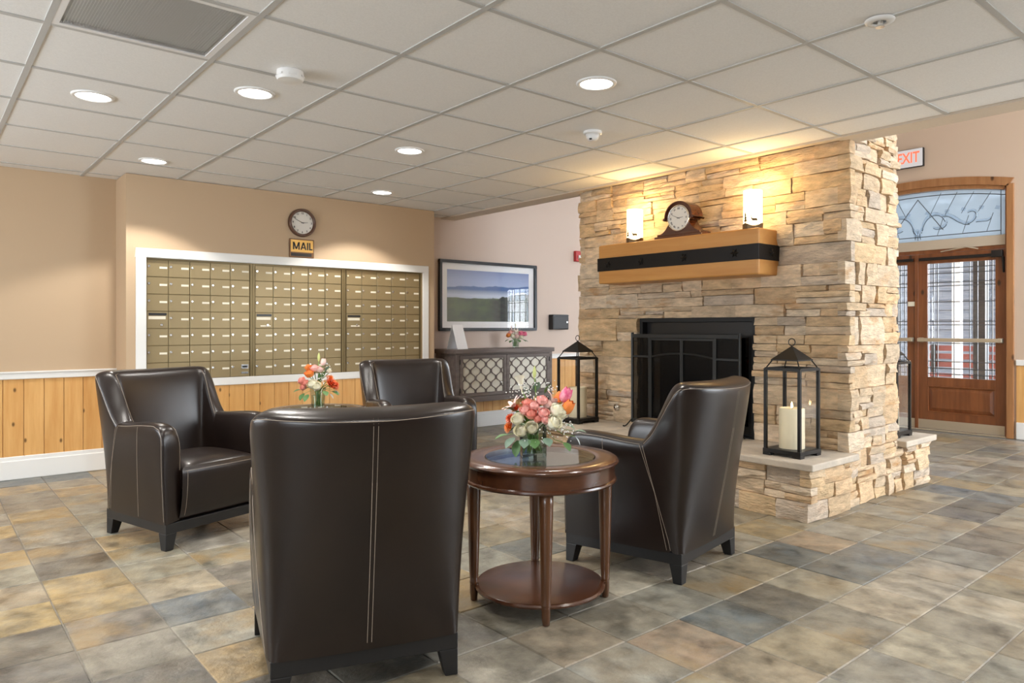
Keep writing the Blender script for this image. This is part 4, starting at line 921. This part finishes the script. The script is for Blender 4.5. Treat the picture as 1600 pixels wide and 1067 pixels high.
def section(s):
    ob, ot, it, ib = s; ob = Vector((ob[0], ob[1], ZB)); ot, it, ib = Vector(ot), Vector(it), Vector(ib)
    d = (ot-it).normalized(); pts = [ob, ob.lerp(ot, .04), ob.lerp(ot, .35)+d*.004, ob.lerp(ot, .68)+d*.004]
    up = (ot-ob).normalized(); pts += [ot-up*.028, ot-d*.004-up*.006, ot.lerp(it, .22)+Vector((0, 0, .006)), ot.lerp(it, .5)+Vector((0, 0, .010)), ot.lerp(it, .8)+Vector((0, 0, .004))]
    dn = (ib-it).normalized(); pts += [it+dn*.026+d*.001, it.lerp(ib, .38)-d*.004, it.lerp(ib, .7)-d*.004, ib]
    return pts
SEC = [section(s) for s in ST]
def shell(i0, i1, cap0=False, cap1=False):
    m = MB(); n = len(SEC[0]); vs = [p for k in range(i0, i1+1) for p in SEC[k]]
    fs = [(k*n+j, k*n+j+1, (k+1)*n+j+1, (k+1)*n+j) for k in range(i1-i0) for j in range(n-1)]
    def cap(k0, flip):
        q = [tuple(reversed(f)) if flip else f for f in [(k0+j, k0+j+1, k0+n-2-j, k0+n-1-j) for j in range(n//2-1)]+[(k0+n//2-1, k0+n//2, k0+n//2+1)]]; return q
    if cap0: fs += cap(0, False)
    if cap1: fs += cap((i1-i0)*n, True)
    return m.add(vs, fs)
J = 6; NS = len(ST)-1
def make_chair():
    t = thing('armchair', 'x', 'armchair', (0, 0, 0), 0, 'dark brown leather armchairs around the side tables')
    al = obj('armrest', shell(0, J, cap0=True), 'leather', t, smooth=True, sub=2); ar = obj('armrest', shell(NS-J, NS, cap1=True), 'leather', t, smooth=True, sub=2)
    bk_ = obj('backrest', shell(J, NS-J), 'leather', t, smooth=True, sub=2)
    # seat cushion, crowned
    m = MB(); nx, ny = 8, 7; x0, x1, w = .13, .632, .2375; top = []
    for i in range(nx+1):
        for j in range(ny+1):
            a, b = i/nx, j/ny; cr = (1-(2*a-1)**4)*(1-(2*b-1)**4); x = x0+(x1-x0)*a; ed = .018 if a == 1 else 0
            top.append((x+.012*(1-(2*b-1)**2)*a**3, -w+2*w*b, .412+.034*cr-.02*(a < .2)*(1-a/.2)))
    k = ny+1; vs = top+[(p[0]-(.012 if i//k == nx else 0), p[1], .30) for i, p in enumerate(top)]; N = len(top)
    fs = [(i*k+j, (i+1)*k+j, (i+1)*k+j+1, i*k+j+1) for i in range(nx) for j in range(ny)]
    ring = [j for j in range(k)]+[i*k+ny for i in range(1, nx+1)]+[nx*k+j for j in range(ny-1, -1, -1)]+[i*k for i in range(nx-1, 0, -1)]
    fs += [(ring[q], ring[(q+1) % len(ring)], N+ring[(q+1) % len(ring)], N+ring[q]) for q in range(len(ring))]
    used = sorted({v for f in fs for v in f}); mp_ = {v: n for n, v in enumerate(used)}
    se = obj('seat', MB().add([vs[v] for v in used], [tuple(mp_[v] for v in f) for f in fs]), 'leather', t, smooth=True, sub=1)
    # front apron panel below the seat
    m = MB(); n = 8; vs = []
    for j in range(n+1):
        b = j/n; y = -.252+.504*b; o_ = .010*(1-(2*b-1)**2)
        vs += [(.622+o_, y, .418), (.640+o_, y, .395), (.632+o_*.7, y, .27), (.612, y, ZB), (.56, y, ZB)]
    m.add(vs, [(5*j+q, 5*j+q+1, 5*j+6+q, 5*j+5+q) for j in range(n) for q in range(4)]); ap = obj('front_panel', m, 'leather', t, smooth=True, sub=1)
    # black base frame and feet
    pl = MB(); 
    q = [(.600, .318), (.004, .282)]; A, B = (q[0][0], q[0][1]), (q[1][0], q[1][1])
    pl.prism([(.606, .326), (.004, .290), (.004, -.290), (.606, -.326)], .085, .137, 'Z'); obj('base_frame', pl, 'blackwood', t, bevel=.003)
    for fx, fy, ix in ((.606, .326, -1), (.606, -.326, -1), (.004, .290, 1), (.004, -.290, 1)):
        s = -1 if fy > 0 else 1
        X_ = sorted((fx, fx+ix*.062)); Y_ = sorted((fy, fy+s*.062)); x_ = sorted((fx, fx+ix*.042)); y_ = sorted((fy, fy+s*.042))
        obj('leg', MB().frustum((x_[0], x_[1], y_[0], y_[1], 0), (X_[0], X_[1], Y_[0], Y_[1], .086)), 'blackwood', t, bevel=.003)
    # stitching, snapped onto the finished leather surface
    bpy.context.view_layer.update(); dg = bpy.context.evaluated_depsgraph_get()
    trees = {}
    for nm, o in (('al', al), ('ar', ar), ('bk', bk_), ('se', se), ('ap', ap)):
        e = o.evaluated_get(dg); me = e.to_mesh(); trees[nm] = BVHTree.FromPolygons([v.co.copy() for v in me.vertices], [tuple(p.vertices) for p in me.polygons]); e.to_mesh_clear()
    def stitch(key, part, pts, n=26, r=.0009):
        path = []
        for a, b in zip(pts[:-1], pts[1:]):
            for k in range(n): path.append(Vector(a).lerp(Vector(b), k/n))
        path.append(Vector(pts[-1])); out = []
        for p in path:
            hit = trees[key].find_nearest(p); nrm = hit[1]; q_ = hit[0]
            if nrm.dot(p-q_) < 0: nrm = -nrm
            out.append(q_+nrm*.0006)
        return out
    def st(part, key, lst, r=.0009):
        m = MB()
        for pts in lst: m.tube(stitch(key, part, pts), r, 5)
        return obj('stitching', m, 'stitch', part)
    big = lambda p, k=.03: p
    # rear: double centre seam, top edge seam
    rc = lambda y: [(-.03-.1, y, .868), (-.02-.09, y, .66), (-.10, y, .4), (-.06, y, .150)]
    tope = [(-.03, .36, .872)]+[(s[1][0]-.010, s[1][1]*1.01, s[1][2]-.004) for s in ST[11:NS-10]]+[(-.03, -.36, .872)]
    st(bk_, 'bk', [rc(.007), rc(-.007)]); st(bk_, 'bk', [tope])
    for sg, arm, key in ((1, al, 'al'), (-1, ar, 'ar')):
        m = [[(.172, sg*.36, .610), (.10, sg*.35, .40), (.050, sg*.33, .145)]]
        st(arm, key, m+[[(.190, sg*.36, .610), (.118, sg*.35, .40), (.068, sg*.33, .145)]])
        st(arm, key, [[(.385, sg*.37, .628), (.375, sg*.36, .40), (.36, sg*.34, .145)]])
        st(arm, key, [[(.60, sg*.352, .15), (.597, sg*.353, .45), (.595, sg*.354, .58), (.57, sg*.355, .628), (.52, sg*.355, .645), (.38, sg*.355, .640), (.26, sg*.352, .626), (.19, sg*.350, .620)]])
        st(arm, key, [[(.62, sg*.245, .40), (.62, sg*.242, .53), (.61, sg*.242, .60), (.58, sg*.244, .64)]])
        w = [s[1] for s in HALF[6:11]]; st(bk_, 'bk', [[(a[0]-.004, sg*(a[1]+.004), a[2]) for a in w]])
        wi = [s[2] for s in HALF[6:12]]; st(bk_, 'bk', [[(a[0]+.006, sg*(a[1]-.004), a[2]) for a in wi]])
    st(ap, 'ap', [[(.66, -.236, .402), (.67, 0, .402), (.66, .236, .402)], [(.65, .225, .40), (.65, .225, .15)], [(.65, -.225, .40), (.65, -.225, .15)]])
    return t
CH = make_chair()
def place(o, x, y, deg, label): o.location = (x, y, 0); o.rotation_euler = (0, 0, math.radians(deg)); o['label'] = label
c2, c3, c4 = dup(CH, None), dup(CH, None), dup(CH, None)
place(CH, -2.03, 1.083, 161, 'brown leather armchair with its stitched back turned toward the open floor')
place(c2, -2.010, 2.855, 190.5, 'brown leather armchair facing away from the entrance, in front of the fireplace')
place(c3, -4.632, 1.09, 18.5, 'brown leather armchair standing before the pine wainscot by the left wall')
place(c4, -4.72, 2.82, -14.4, 'brown leather armchair between the mailboxes and the lattice cabinet')

# ------------------------------------------------------------------ round side tables
def make_table():
    t = thing('side_table', 'x', 'table', (0, 0, 0), 0, 'round mahogany side tables with glass tops'); R = .329
    tp = obj('table_top', MB().lathe([(.232, .572), (.232, .597), (.240, .600), (.315, .600), (.325, .594), (R, .586), (.325, .577), (.312, .572), (.232, .572)], n=56, cap=False), 'mahog', t); smooth_angle(tp, 35)
    ap = obj('apron', MB().lathe([(.268, .572), (.311, .572), (.311, .520), (.318, .516), (.320, .509), (.316, .503), (.268, .503), (.268, .572)], n=56, cap=False), 'mahog', t); smooth_angle(ap, 35)
    obj('glass_inset', MB().lathe([(0, .586), (.231, .586), (.231, .596), (.228, .600), (0, .600)], n=56), 'tglass', t)
    obj('glass_support', MB().lathe([(.0, .578), (.232, .578), (.232, .584), (0, .584)], n=40), 'mahog', t)
    for k in range(4):
        a = math.radians(-36.8+90*k); x, y = .276*math.cos(a), .276*math.sin(a)
        lg = obj('leg', MB().lathe([(.010, 0), (.014, .004), (.0155, .022), (.0165, .03), (.0165, .072), (.0185, .076), (.0185, .082), (.0172, .086), (.0195, .12), (.0255, .34), (.0285, .46), (.0285, .520)], (x, y, 0), 18), 'mahogv', t, smooth=True)
        rg = MB()
        for q in range(7): rg.lathe([(.0158, .030+.006*q), (.0178, .033+.006*q), (.0158, .036+.006*q)], (x, y, 0), 14, cap=False)
        obj('ribbed_ferrule', rg, 'mahogv', lg, smooth=True)
    sh = obj('shelf', MB().lathe([(0, .055), (.262, .055), (.270, .059), (.272, .066), (.266, .073), (.258, .075), (0, .075)], n=56), 'mahog', t); smooth_angle(sh, 35)
    return t
T1 = make_table(); T2 = dup(T1, (-4.50, 2.03, 0), .3, 'round mahogany side table in front of the mailboxes between two armchairs')
T1.location = (-2.256, 1.998, 0); T1['label'] = 'round mahogany side table with glass inset beside the fireplace armchair'

# ------------------------------------------------------------------ flower arrangements
def fmat(n, c, c2=None, r=.55): return P(n, c, r, col2=c2, nscale=40) if c2 else P(n, c, r)
FM = {'pink': fmat('pink_petals', (.85, .40, .36), (.90, .54, .49)), 'blush': fmat('blush_petals', (.84, .60, .55)), 'cream': fmat('cream_petals', (.82, .78, .58), (.86, .84, .72)), 'orange': fmat('orange_petals', (.80, .20, .04), (.85, .30, .06)), 'red': fmat('vermilion_petals', (.62, .07, .02), (.75, .14, .03)),
      'magenta': fmat('magenta_petals', (.70, .06, .20), (.85, .35, .42)), 'coral': fmat('coral_petals', (.84, .34, .27)), 'leaf': fmat('leaf_green', (.07, .16, .045), (.10, .21, .07)), 'euca': fmat('eucalyptus', (.14, .22, .16), (.18, .27, .20)), 'stem': fmat('stem_green', (.16, .28, .06)), 'bud': fmat('bud_green', (.55, .60, .22)), 'tiny': fmat('baby_breath', (.85, .85, .82)), 'silver': fmat('silver_leaf', (.55, .62, .62))}
def petal(m, ang, r0, r1, h0, h1, w, curl, n=3, tip=.72):
    vs = []; k = n+1
    for i in range(k):
        a = i/n; r = r0+(r1-r0)*a**1.2+curl*a**4; z = h0+(h1-h0)*math.sin(a*PI/2); ww = w*math.sin(PI*(.18+tip*a))**.7
        for j in (-1, 0, 1):
            th = ang+j*ww/max(r, .004)*.5; rr = r*(1-.06*abs(j)); vs.append((rr*math.cos(th), rr*math.sin(th), z-(.0 if j == 0 else .08*(h1-h0)*a)))
    m.add(vs, [(i*3+j, i*3+j+1, i*3+4+j, i*3+3+j) for i in range(n) for j in range(2)])
def rose(r):
    """cupped bloom: overlapping rings of broad petals that stand upright around a tight centre"""
    m = MB(); g = random.Random(3); m.sphere((0, 0, .18*r), .46*r, 10, 7, 1.25)
    for lay, (q, n, top, fl) in enumerate(((.26, 3, .98, -.16), (.42, 4, .94, -.14), (.58, 5, .84, -.10), (.74, 5, .70, -.05), (.88, 6, .50, .07))):
        for k in range(n):
            a0 = 2*PI*k/n+lay*.8+g.uniform(-.15, .15); hw = PI/n*1.35; vs = []; zt = top*r*g.uniform(.92, 1.08)
            for i, (rr, zz) in enumerate(((.25, -.75), (.80, -.55), (1.0, -.1), (1.0+fl*.5, .55), (1.0+fl*2.2, 1.))):
                for j in (-1, -.5, 0, .5, 1):
                    R_ = r*q*rr*(1+.03*j); z = -.0*r+(zz*zt if zz > 0 else zz*r*.8); z -= (abs(j)**2)*.16*r*(i > 2)
                    th = a0+j*hw*(.7 if i == 0 else 1); vs.append((R_*math.cos(th), R_*math.sin(th), z))
            m.add(vs, [(i*5+j, i*5+j+1, i*5+6+j, i*5+5+j) for i in range(4) for j in range(4)])
    return m
def tulip(r):
    m = MB()
    for lay in (0, 1):
        for k in range(3):
            a0 = 2*PI*k/3+lay*PI/3; vs = []
            for rr, zz, hw in ((.15, -1., .9), (.62, -.75, 1.), (.80, -.25, 1.), (.78, .35, .95), (.66, .8, .7), (.56, 1.15, .18)):
                for j in (-1, -.5, 0, .5, 1):
                    th = a0+j*hw*PI/3*1.05; R_ = r*rr*(1-.04*lay); vs.append((R_*math.cos(th), R_*math.sin(th), r*(zz-.06*abs(j))))
            m.add(vs, [(i*5+j, i*5+j+1, i*5+6+j, i*5+5+j) for i in range(5) for j in range(4)])
    return m
def lily(r):
    m = MB()
    for k in range(6): petal(m, 2*PI*k/6, r*.08, r*1.0, -r*.6, r*.35, r*.5, r*.25, 4)
    return m
def calla(r):
    m = MB(); n, k = 10, 5; vs = []
    for i in range(k):
        a = i/(k-1)
        for j in range(n):
            th = 2*PI*j/n; rr = r*(.10+.75*a**2.2)*(1+.25*a*math.cos(th)); vs.append((rr*math.cos(th), rr*math.sin(th), r*(-1.6+2.6*a)+.5*r*a*a*math.cos(th)))
    return m.add(vs, [(i*n+j, i*n+(j+1) % n, (i+1)*n+(j+1) % n, (i+1)*n+j) for i in range(k-1) for j in range(n)])
def mum(r):
    m = MB()
    for lay, (q, n, h) in enumerate(((.3, 6, .8), (.6, 9, .6), (.85, 11, .35), (1, 12, .05))):
        for k in range(n): petal(m, 2*PI*k/n+lay*.4, r*.06, r*q, -r*.4, r*h, r*.42, r*.08)
    return m
def budm(r): return MB().lathe([(.001, -r*1.3), (r*.32, -r*.7), (r*.42, 0), (r*.3, r*.8), (.001, r*1.5)], n=8, cap=False)
def leafm(L, w):
    m = MB(); vs = []; n = 5
    for i in range(n+1):
        a = i/n; ww = w*math.sin(PI*min(1, max(0, .04+.94*a)))**.8; z = -.18*L*a*a
        vs += [(L*a, -ww, z+ww*.25), (L*a, 0, z), (L*a, ww, z+ww*.25)]
    return m.add(vs, [(i*3+j, i*3+j+1, i*3+4+j, i*3+3+j) for i in range(n) for j in range(2)])
FMK = {'rose': rose, 'tulip': tulip, 'lily': lily, 'calla': calla, 'mum': mum, 'bud': budm}
FCACHE = {}
def flower_mesh(kind, r, col):
    key = (kind, round(r, 4), col)
    if key not in FCACHE:
        me = FMK[kind](r).mesh(kind); me.materials.append(FM[col]); me.polygons.foreach_set('use_smooth', [True]*len(me.polygons)); FCACHE[key] = me
    return FCACHE[key]
# view frame at the arrangement: right and towards-camera axes so that lists read as (right, toward, up)
def arrangement(label, loc, vase, flowers, leaves, sprays, seed, scale=1., group='flower vases'):
    rg = random.Random(seed); d = Vector((loc[0], loc[1], 0)).normalized(); rt = Vector((d.y, -d.x, 0)); tw = -d
    t = thing('flower_vase', label, 'flowers', loc, 0, group)
    P3 = lambda a, b, c: rt*(a*scale)+tw*(b*scale)+Vector((0, 0, c*scale))
    kind, w, h = vase; ang = math.atan2(rt.y, rt.x)+.12
    if kind == 'square':
        f = MB(); e = .004
        for a in ((-w, w, -w, -w+e), (-w, w, w-e, w), (-w, -w+e, -w+e, w-e), (w-e, w, -w+e, w-e)): f.box(a[0], a[1], a[2], a[3], 0, h)
        f.box(-w+e, w-e, -w+e, w-e, 0, .018)
        v = obj('vase', f, 'vglass', t, bevel=.002); wt = obj('water', MB().box(-w+e+.0005, w-e-.0005, -w+e+.0005, w-e-.0005, .0185, h*.72), 'water', t); v.rotation_euler = wt.rotation_euler = (0, 0, ang)
    else:
        v = obj('vase', MB().lathe([(0, 0), (w*.8, 0), (w, h), (w-.004, h), (w*.8-.004, .014), (0, .014)], n=24), 'vglass', t, smooth=False); smooth_angle(v)
        wt = obj('water', MB().lathe([(0, .0145), (w*.8-.005, .0145), (w*.93-.005, h*.65), (0, h*.65)], n=24), 'water', t)
    top = P3(0, 0, h/scale)
    def head(name, me, pos, tilt=1., roll=0):
        o = obj(name, me, None, t, loc=tuple(pos)); dirv = (pos-P3(0, 0, h/scale*.5)); dirv = Vector((dirv.x*tilt, dirv.y*tilt, abs(dirv.z)+.02)).normalized()
        o.rotation_euler = dirv.to_track_quat('Z', 'Y').to_euler(); return o
    for kind, r, col, a, b, c in flowers:
        pos = P3(a, b, c); head(kind if kind != 'bud' else 'flower_bud', flower_mesh(kind, r*scale, col), pos, 1.6 if kind in ('mum', 'lily') else (1.15 if kind == 'rose' else .8))
        foot = P3(rg.uniform(-.5, .5)*w/scale-a*.15, rg.uniform(-.5, .5)*w/scale, .02); neck = P3(rg.uniform(-.4, .4)*w/scale+a*.2, b*.2, h/scale)
        path = [foot.lerp(neck, q/4) for q in range(5)]+[neck.lerp(pos, .5)+Vector((0, 0, .008)), pos-Vector((0, 0, r*scale*.6))]
        obj('stem', MB().tube(path, .0026, 5), FM['stem'], t, smooth=True)
    lm = {}
    for L, wd, col, a, b, c, az, el in leaves:
        key = (L, wd)
        if key not in lm: lm[key] = leafm(L*scale, wd*scale)
        me = lm[key].mesh('leaf'); me.materials.append(FM[col]); me.polygons.foreach_set('use_smooth', [True]*len(me.polygons))
        o = obj('leaf', me, None, t, loc=tuple(P3(a, b, c))); dv = rt*math.cos(az)*math.cos(el)+tw*math.sin(az)*math.cos(el)+Vector((0, 0, math.sin(el)))
        q = dv.to_track_quat('X', 'Z'); o.rotation_euler = q.to_euler()
        if abs(a) > .075: obj('twig', MB().tube([P3(a*.3, b*.3, h/scale*.98), P3(a*.7, b*.7, c+.01), P3(a, b, c)], .0013, 4), FM['stem'], t)
    for a, b, c, sp, n in sprays:
        m = MB(); 
        for k in range(n):
            p = P3(a+rg.gauss(0, sp), b+rg.gauss(0, sp*.6), c+rg.gauss(0, sp)); m.sphere(p, rg.uniform(.0022, .0038)*scale, 5, 4)
        o = obj('small_blossoms', m, FM['tiny'], t, smooth=True); o['kind'] = 'stuff'
    return t
random.seed(2)
F1 = [('calla', .026, 'cream', -.052, .0, .300), ('bud', .020, 'bud', .006, -.01, .345), ('tulip', .030, 'magenta', .135, .02, .255), ('tulip', .030, 'orange', .142, .03, .205), ('tulip', .028, 'orange', .108, -.02, .235),
      ('rose', .026, 'pink', -.030, .06, .195), ('rose', .026, 'pink', .004, .055, .212), ('rose', .026, 'coral', -.008, .075, .182), ('rose', .024, 'pink', .036, .05, .235), ('rose', .026, 'pink', .042, .075, .185), ('rose', .022, 'coral', .020, .08, .165), ('rose', .022, 'pink', .050, .085, .160), ('rose', .024, 'coral', -.022, .03, .220), ('rose', .024, 'blush', .060, .03, .215),
      ('rose', .029, 'cream', -.060, .07, .160), ('rose', .029, 'cream', -.048, .09, .118), ('rose', .028, 'cream', -.006, .09, .128), ('rose', .032, 'cream', .096, .06, .195), ('rose', .034, 'cream', .084, .085, .150), ('rose', .030, 'cream', .112, .04, .180),
      ('lily', .045, 'blush', .090, .0, .232), ('lily', .040, 'blush', -.085, .02, .215), ('mum', .026, 'red', -.092, .04, .160), ('mum', .026, 'orange', -.098, .04, .125), ('mum', .024, 'red', -.070, .02, .200)]
L1 = [(.060, .024, 'leaf', -.10, .03, .092, 2.9, -.1), (.060, .024, 'euca', -.075, .06, .085, 2.4, -.5), (.066, .020, 'leaf', -.062, .07, .075, 2.0, -1.1), (.055, .024, 'euca', -.03, .09, .085, 1.7, -.4), (.050, .024, 'leaf', .0, .095, .085, 1.4, -.5), (.050, .022, 'euca', .05, .09, .088, 1.2, -.4), (.042, .022, 'euca', .135, .03, .135, .2, -.3),
      (.044, .022, 'euca', .175, .02, .105, .1, .1), (.044, .022, 'leaf', .125, .06, .065, .7, -.6), (.04, .008, 'silver', .175, .03, .085, .3, -.9), (.05, .02, 'leaf', .02, .06, .14, 1.2, .4), (.05, .02, 'leaf', -.08, .02, .19, 2.6, .5), (.05, .02, 'euca', .01, -.02, .265, 1.0, 1.2), (.04, .018, 'euca', -.02, -.02, .255, 2.2, 1.0), (.05, .015, 'leaf', .05, -.01, .26, .6, 1.1), (.05, .022, 'leaf', -.03, .05, .14, 1.9, .2), (.05, .022, 'leaf', .06, .06, .13, 1., .1)]
arrangement('tall mixed bouquet in a square glass vase on the table beside the fireplace armchair', (-2.262, 1.965, .6008), ('square', .050, .140), F1, L1, [(-.02, .02, .262, .03, 60), (.07, 0, .285, .016, 24), (.125, .06, .125, .022, 40), (.03, .10, .105, .03, 24), (-.07, .0, .26, .02, 14)], 5)
F2 = [('bud', .022, 'bud', .006, 0, .335), ('tulip', .022, 'blush', .035, .0, .305), ('rose', .030, 'pink', -.020, .03, .262), ('rose', .024, 'blush', .010, .03, .255), ('rose', .026, 'orange', -.058, .0, .268), ('rose', .032, 'orange', -.052, .05, .230), ('rose', .028, 'coral', -.098, .03, .185), ('rose', .024, 'coral', -.075, .05, .170), ('rose', .024, 'coral', -.09, .05, .145), ('rose', .034, 'cream', -.035, .07, .165), ('rose', .032, 'cream', -.008, .08, .150),
      ('mum', .042, 'red', .082, .05, .165), ('mum', .038, 'red', .105, .03, .150), ('mum', .034, 'orange', .075, .02, .195), ('rose', .020, 'cream', .070, .0, .245)]
L2 = [(.055, .022, 'leaf', -.10, .03, .13, 2.8, -.1), (.055, .022, 'leaf', -.085, .05, .105, 2.4, -.7), (.06, .02, 'leaf', -.06, .07, .10, 2.1, -.6), (.05, .02, 'leaf', .04, .08, .12, 1.2, -.4), (.055, .022, 'leaf', .085, .05, .115, .5, -.3), (.05, .02, 'euca', .10, .03, .12, .2, -.5), (.04, .010, 'silver', .075, .05, .10, .6, -.7), (.06, .012, 'leaf', .01, .02, .18, 1.5, 1.3), (.06, .012, 'leaf', .03, .02, .20, .9, 1.2), (.05, .016, 'euca', .05, 0, .24, .8, 1.1)]
arrangement('orange and coral bouquet in a clear glass vase on the table by the mailboxes', (-4.50, 2.03, .6008), ('round', .052, .135), F2, L2, [(-.06, .03, .215, .02, 24), (.045, .04, .195, .025, 40), (.065, .0, .26, .015, 20)], 6)
F3 = [('lily', .045, 'blush', -.02, .02, .185), ('lily', .04, 'cream', .02, .03, .175), ('bud', .02, 'cream', .0, 0, .245), ('bud', .018, 'blush', -.045, 0, .215), ('rose', .03, 'orange', -.075, .03, .135), ('rose', .032, 'magenta', .055, .03, .155), ('rose', .03, 'magenta', .095, .02, .150), ('rose', .028, 'cream', -.03, .05, .125), ('rose', .028, 'blush', .015, .05, .125), ('rose', .026, 'pink', -.055, .03, .165), ('rose', .026, 'cream', .06, .05, .115)]
L3 = [(.05, .02, 'leaf', -.07, .03, .09, 2.8, -.3), (.05, .02, 'leaf', -.04, .06, .08, 2.1, -.3), (.05, .02, 'leaf', .03, .06, .085, 1.2, -.3), (.05, .02, 'leaf', .07, .04, .09, .5, -.3), (.04, .02, 'euca', .10, .03, .085, .2, -.4), (.05, .02, 'leaf', 0, .06, .10, 1.6, .1)]
arrangement('pink and white bouquet in a small glass vase on the lattice cabinet', (-6.30, 5.21, .90), ('round', .045, .10), F3, L3, [(0, .03, .17, .035, 30), (.05, .02, .19, .02, 16)], 7, 1.05)
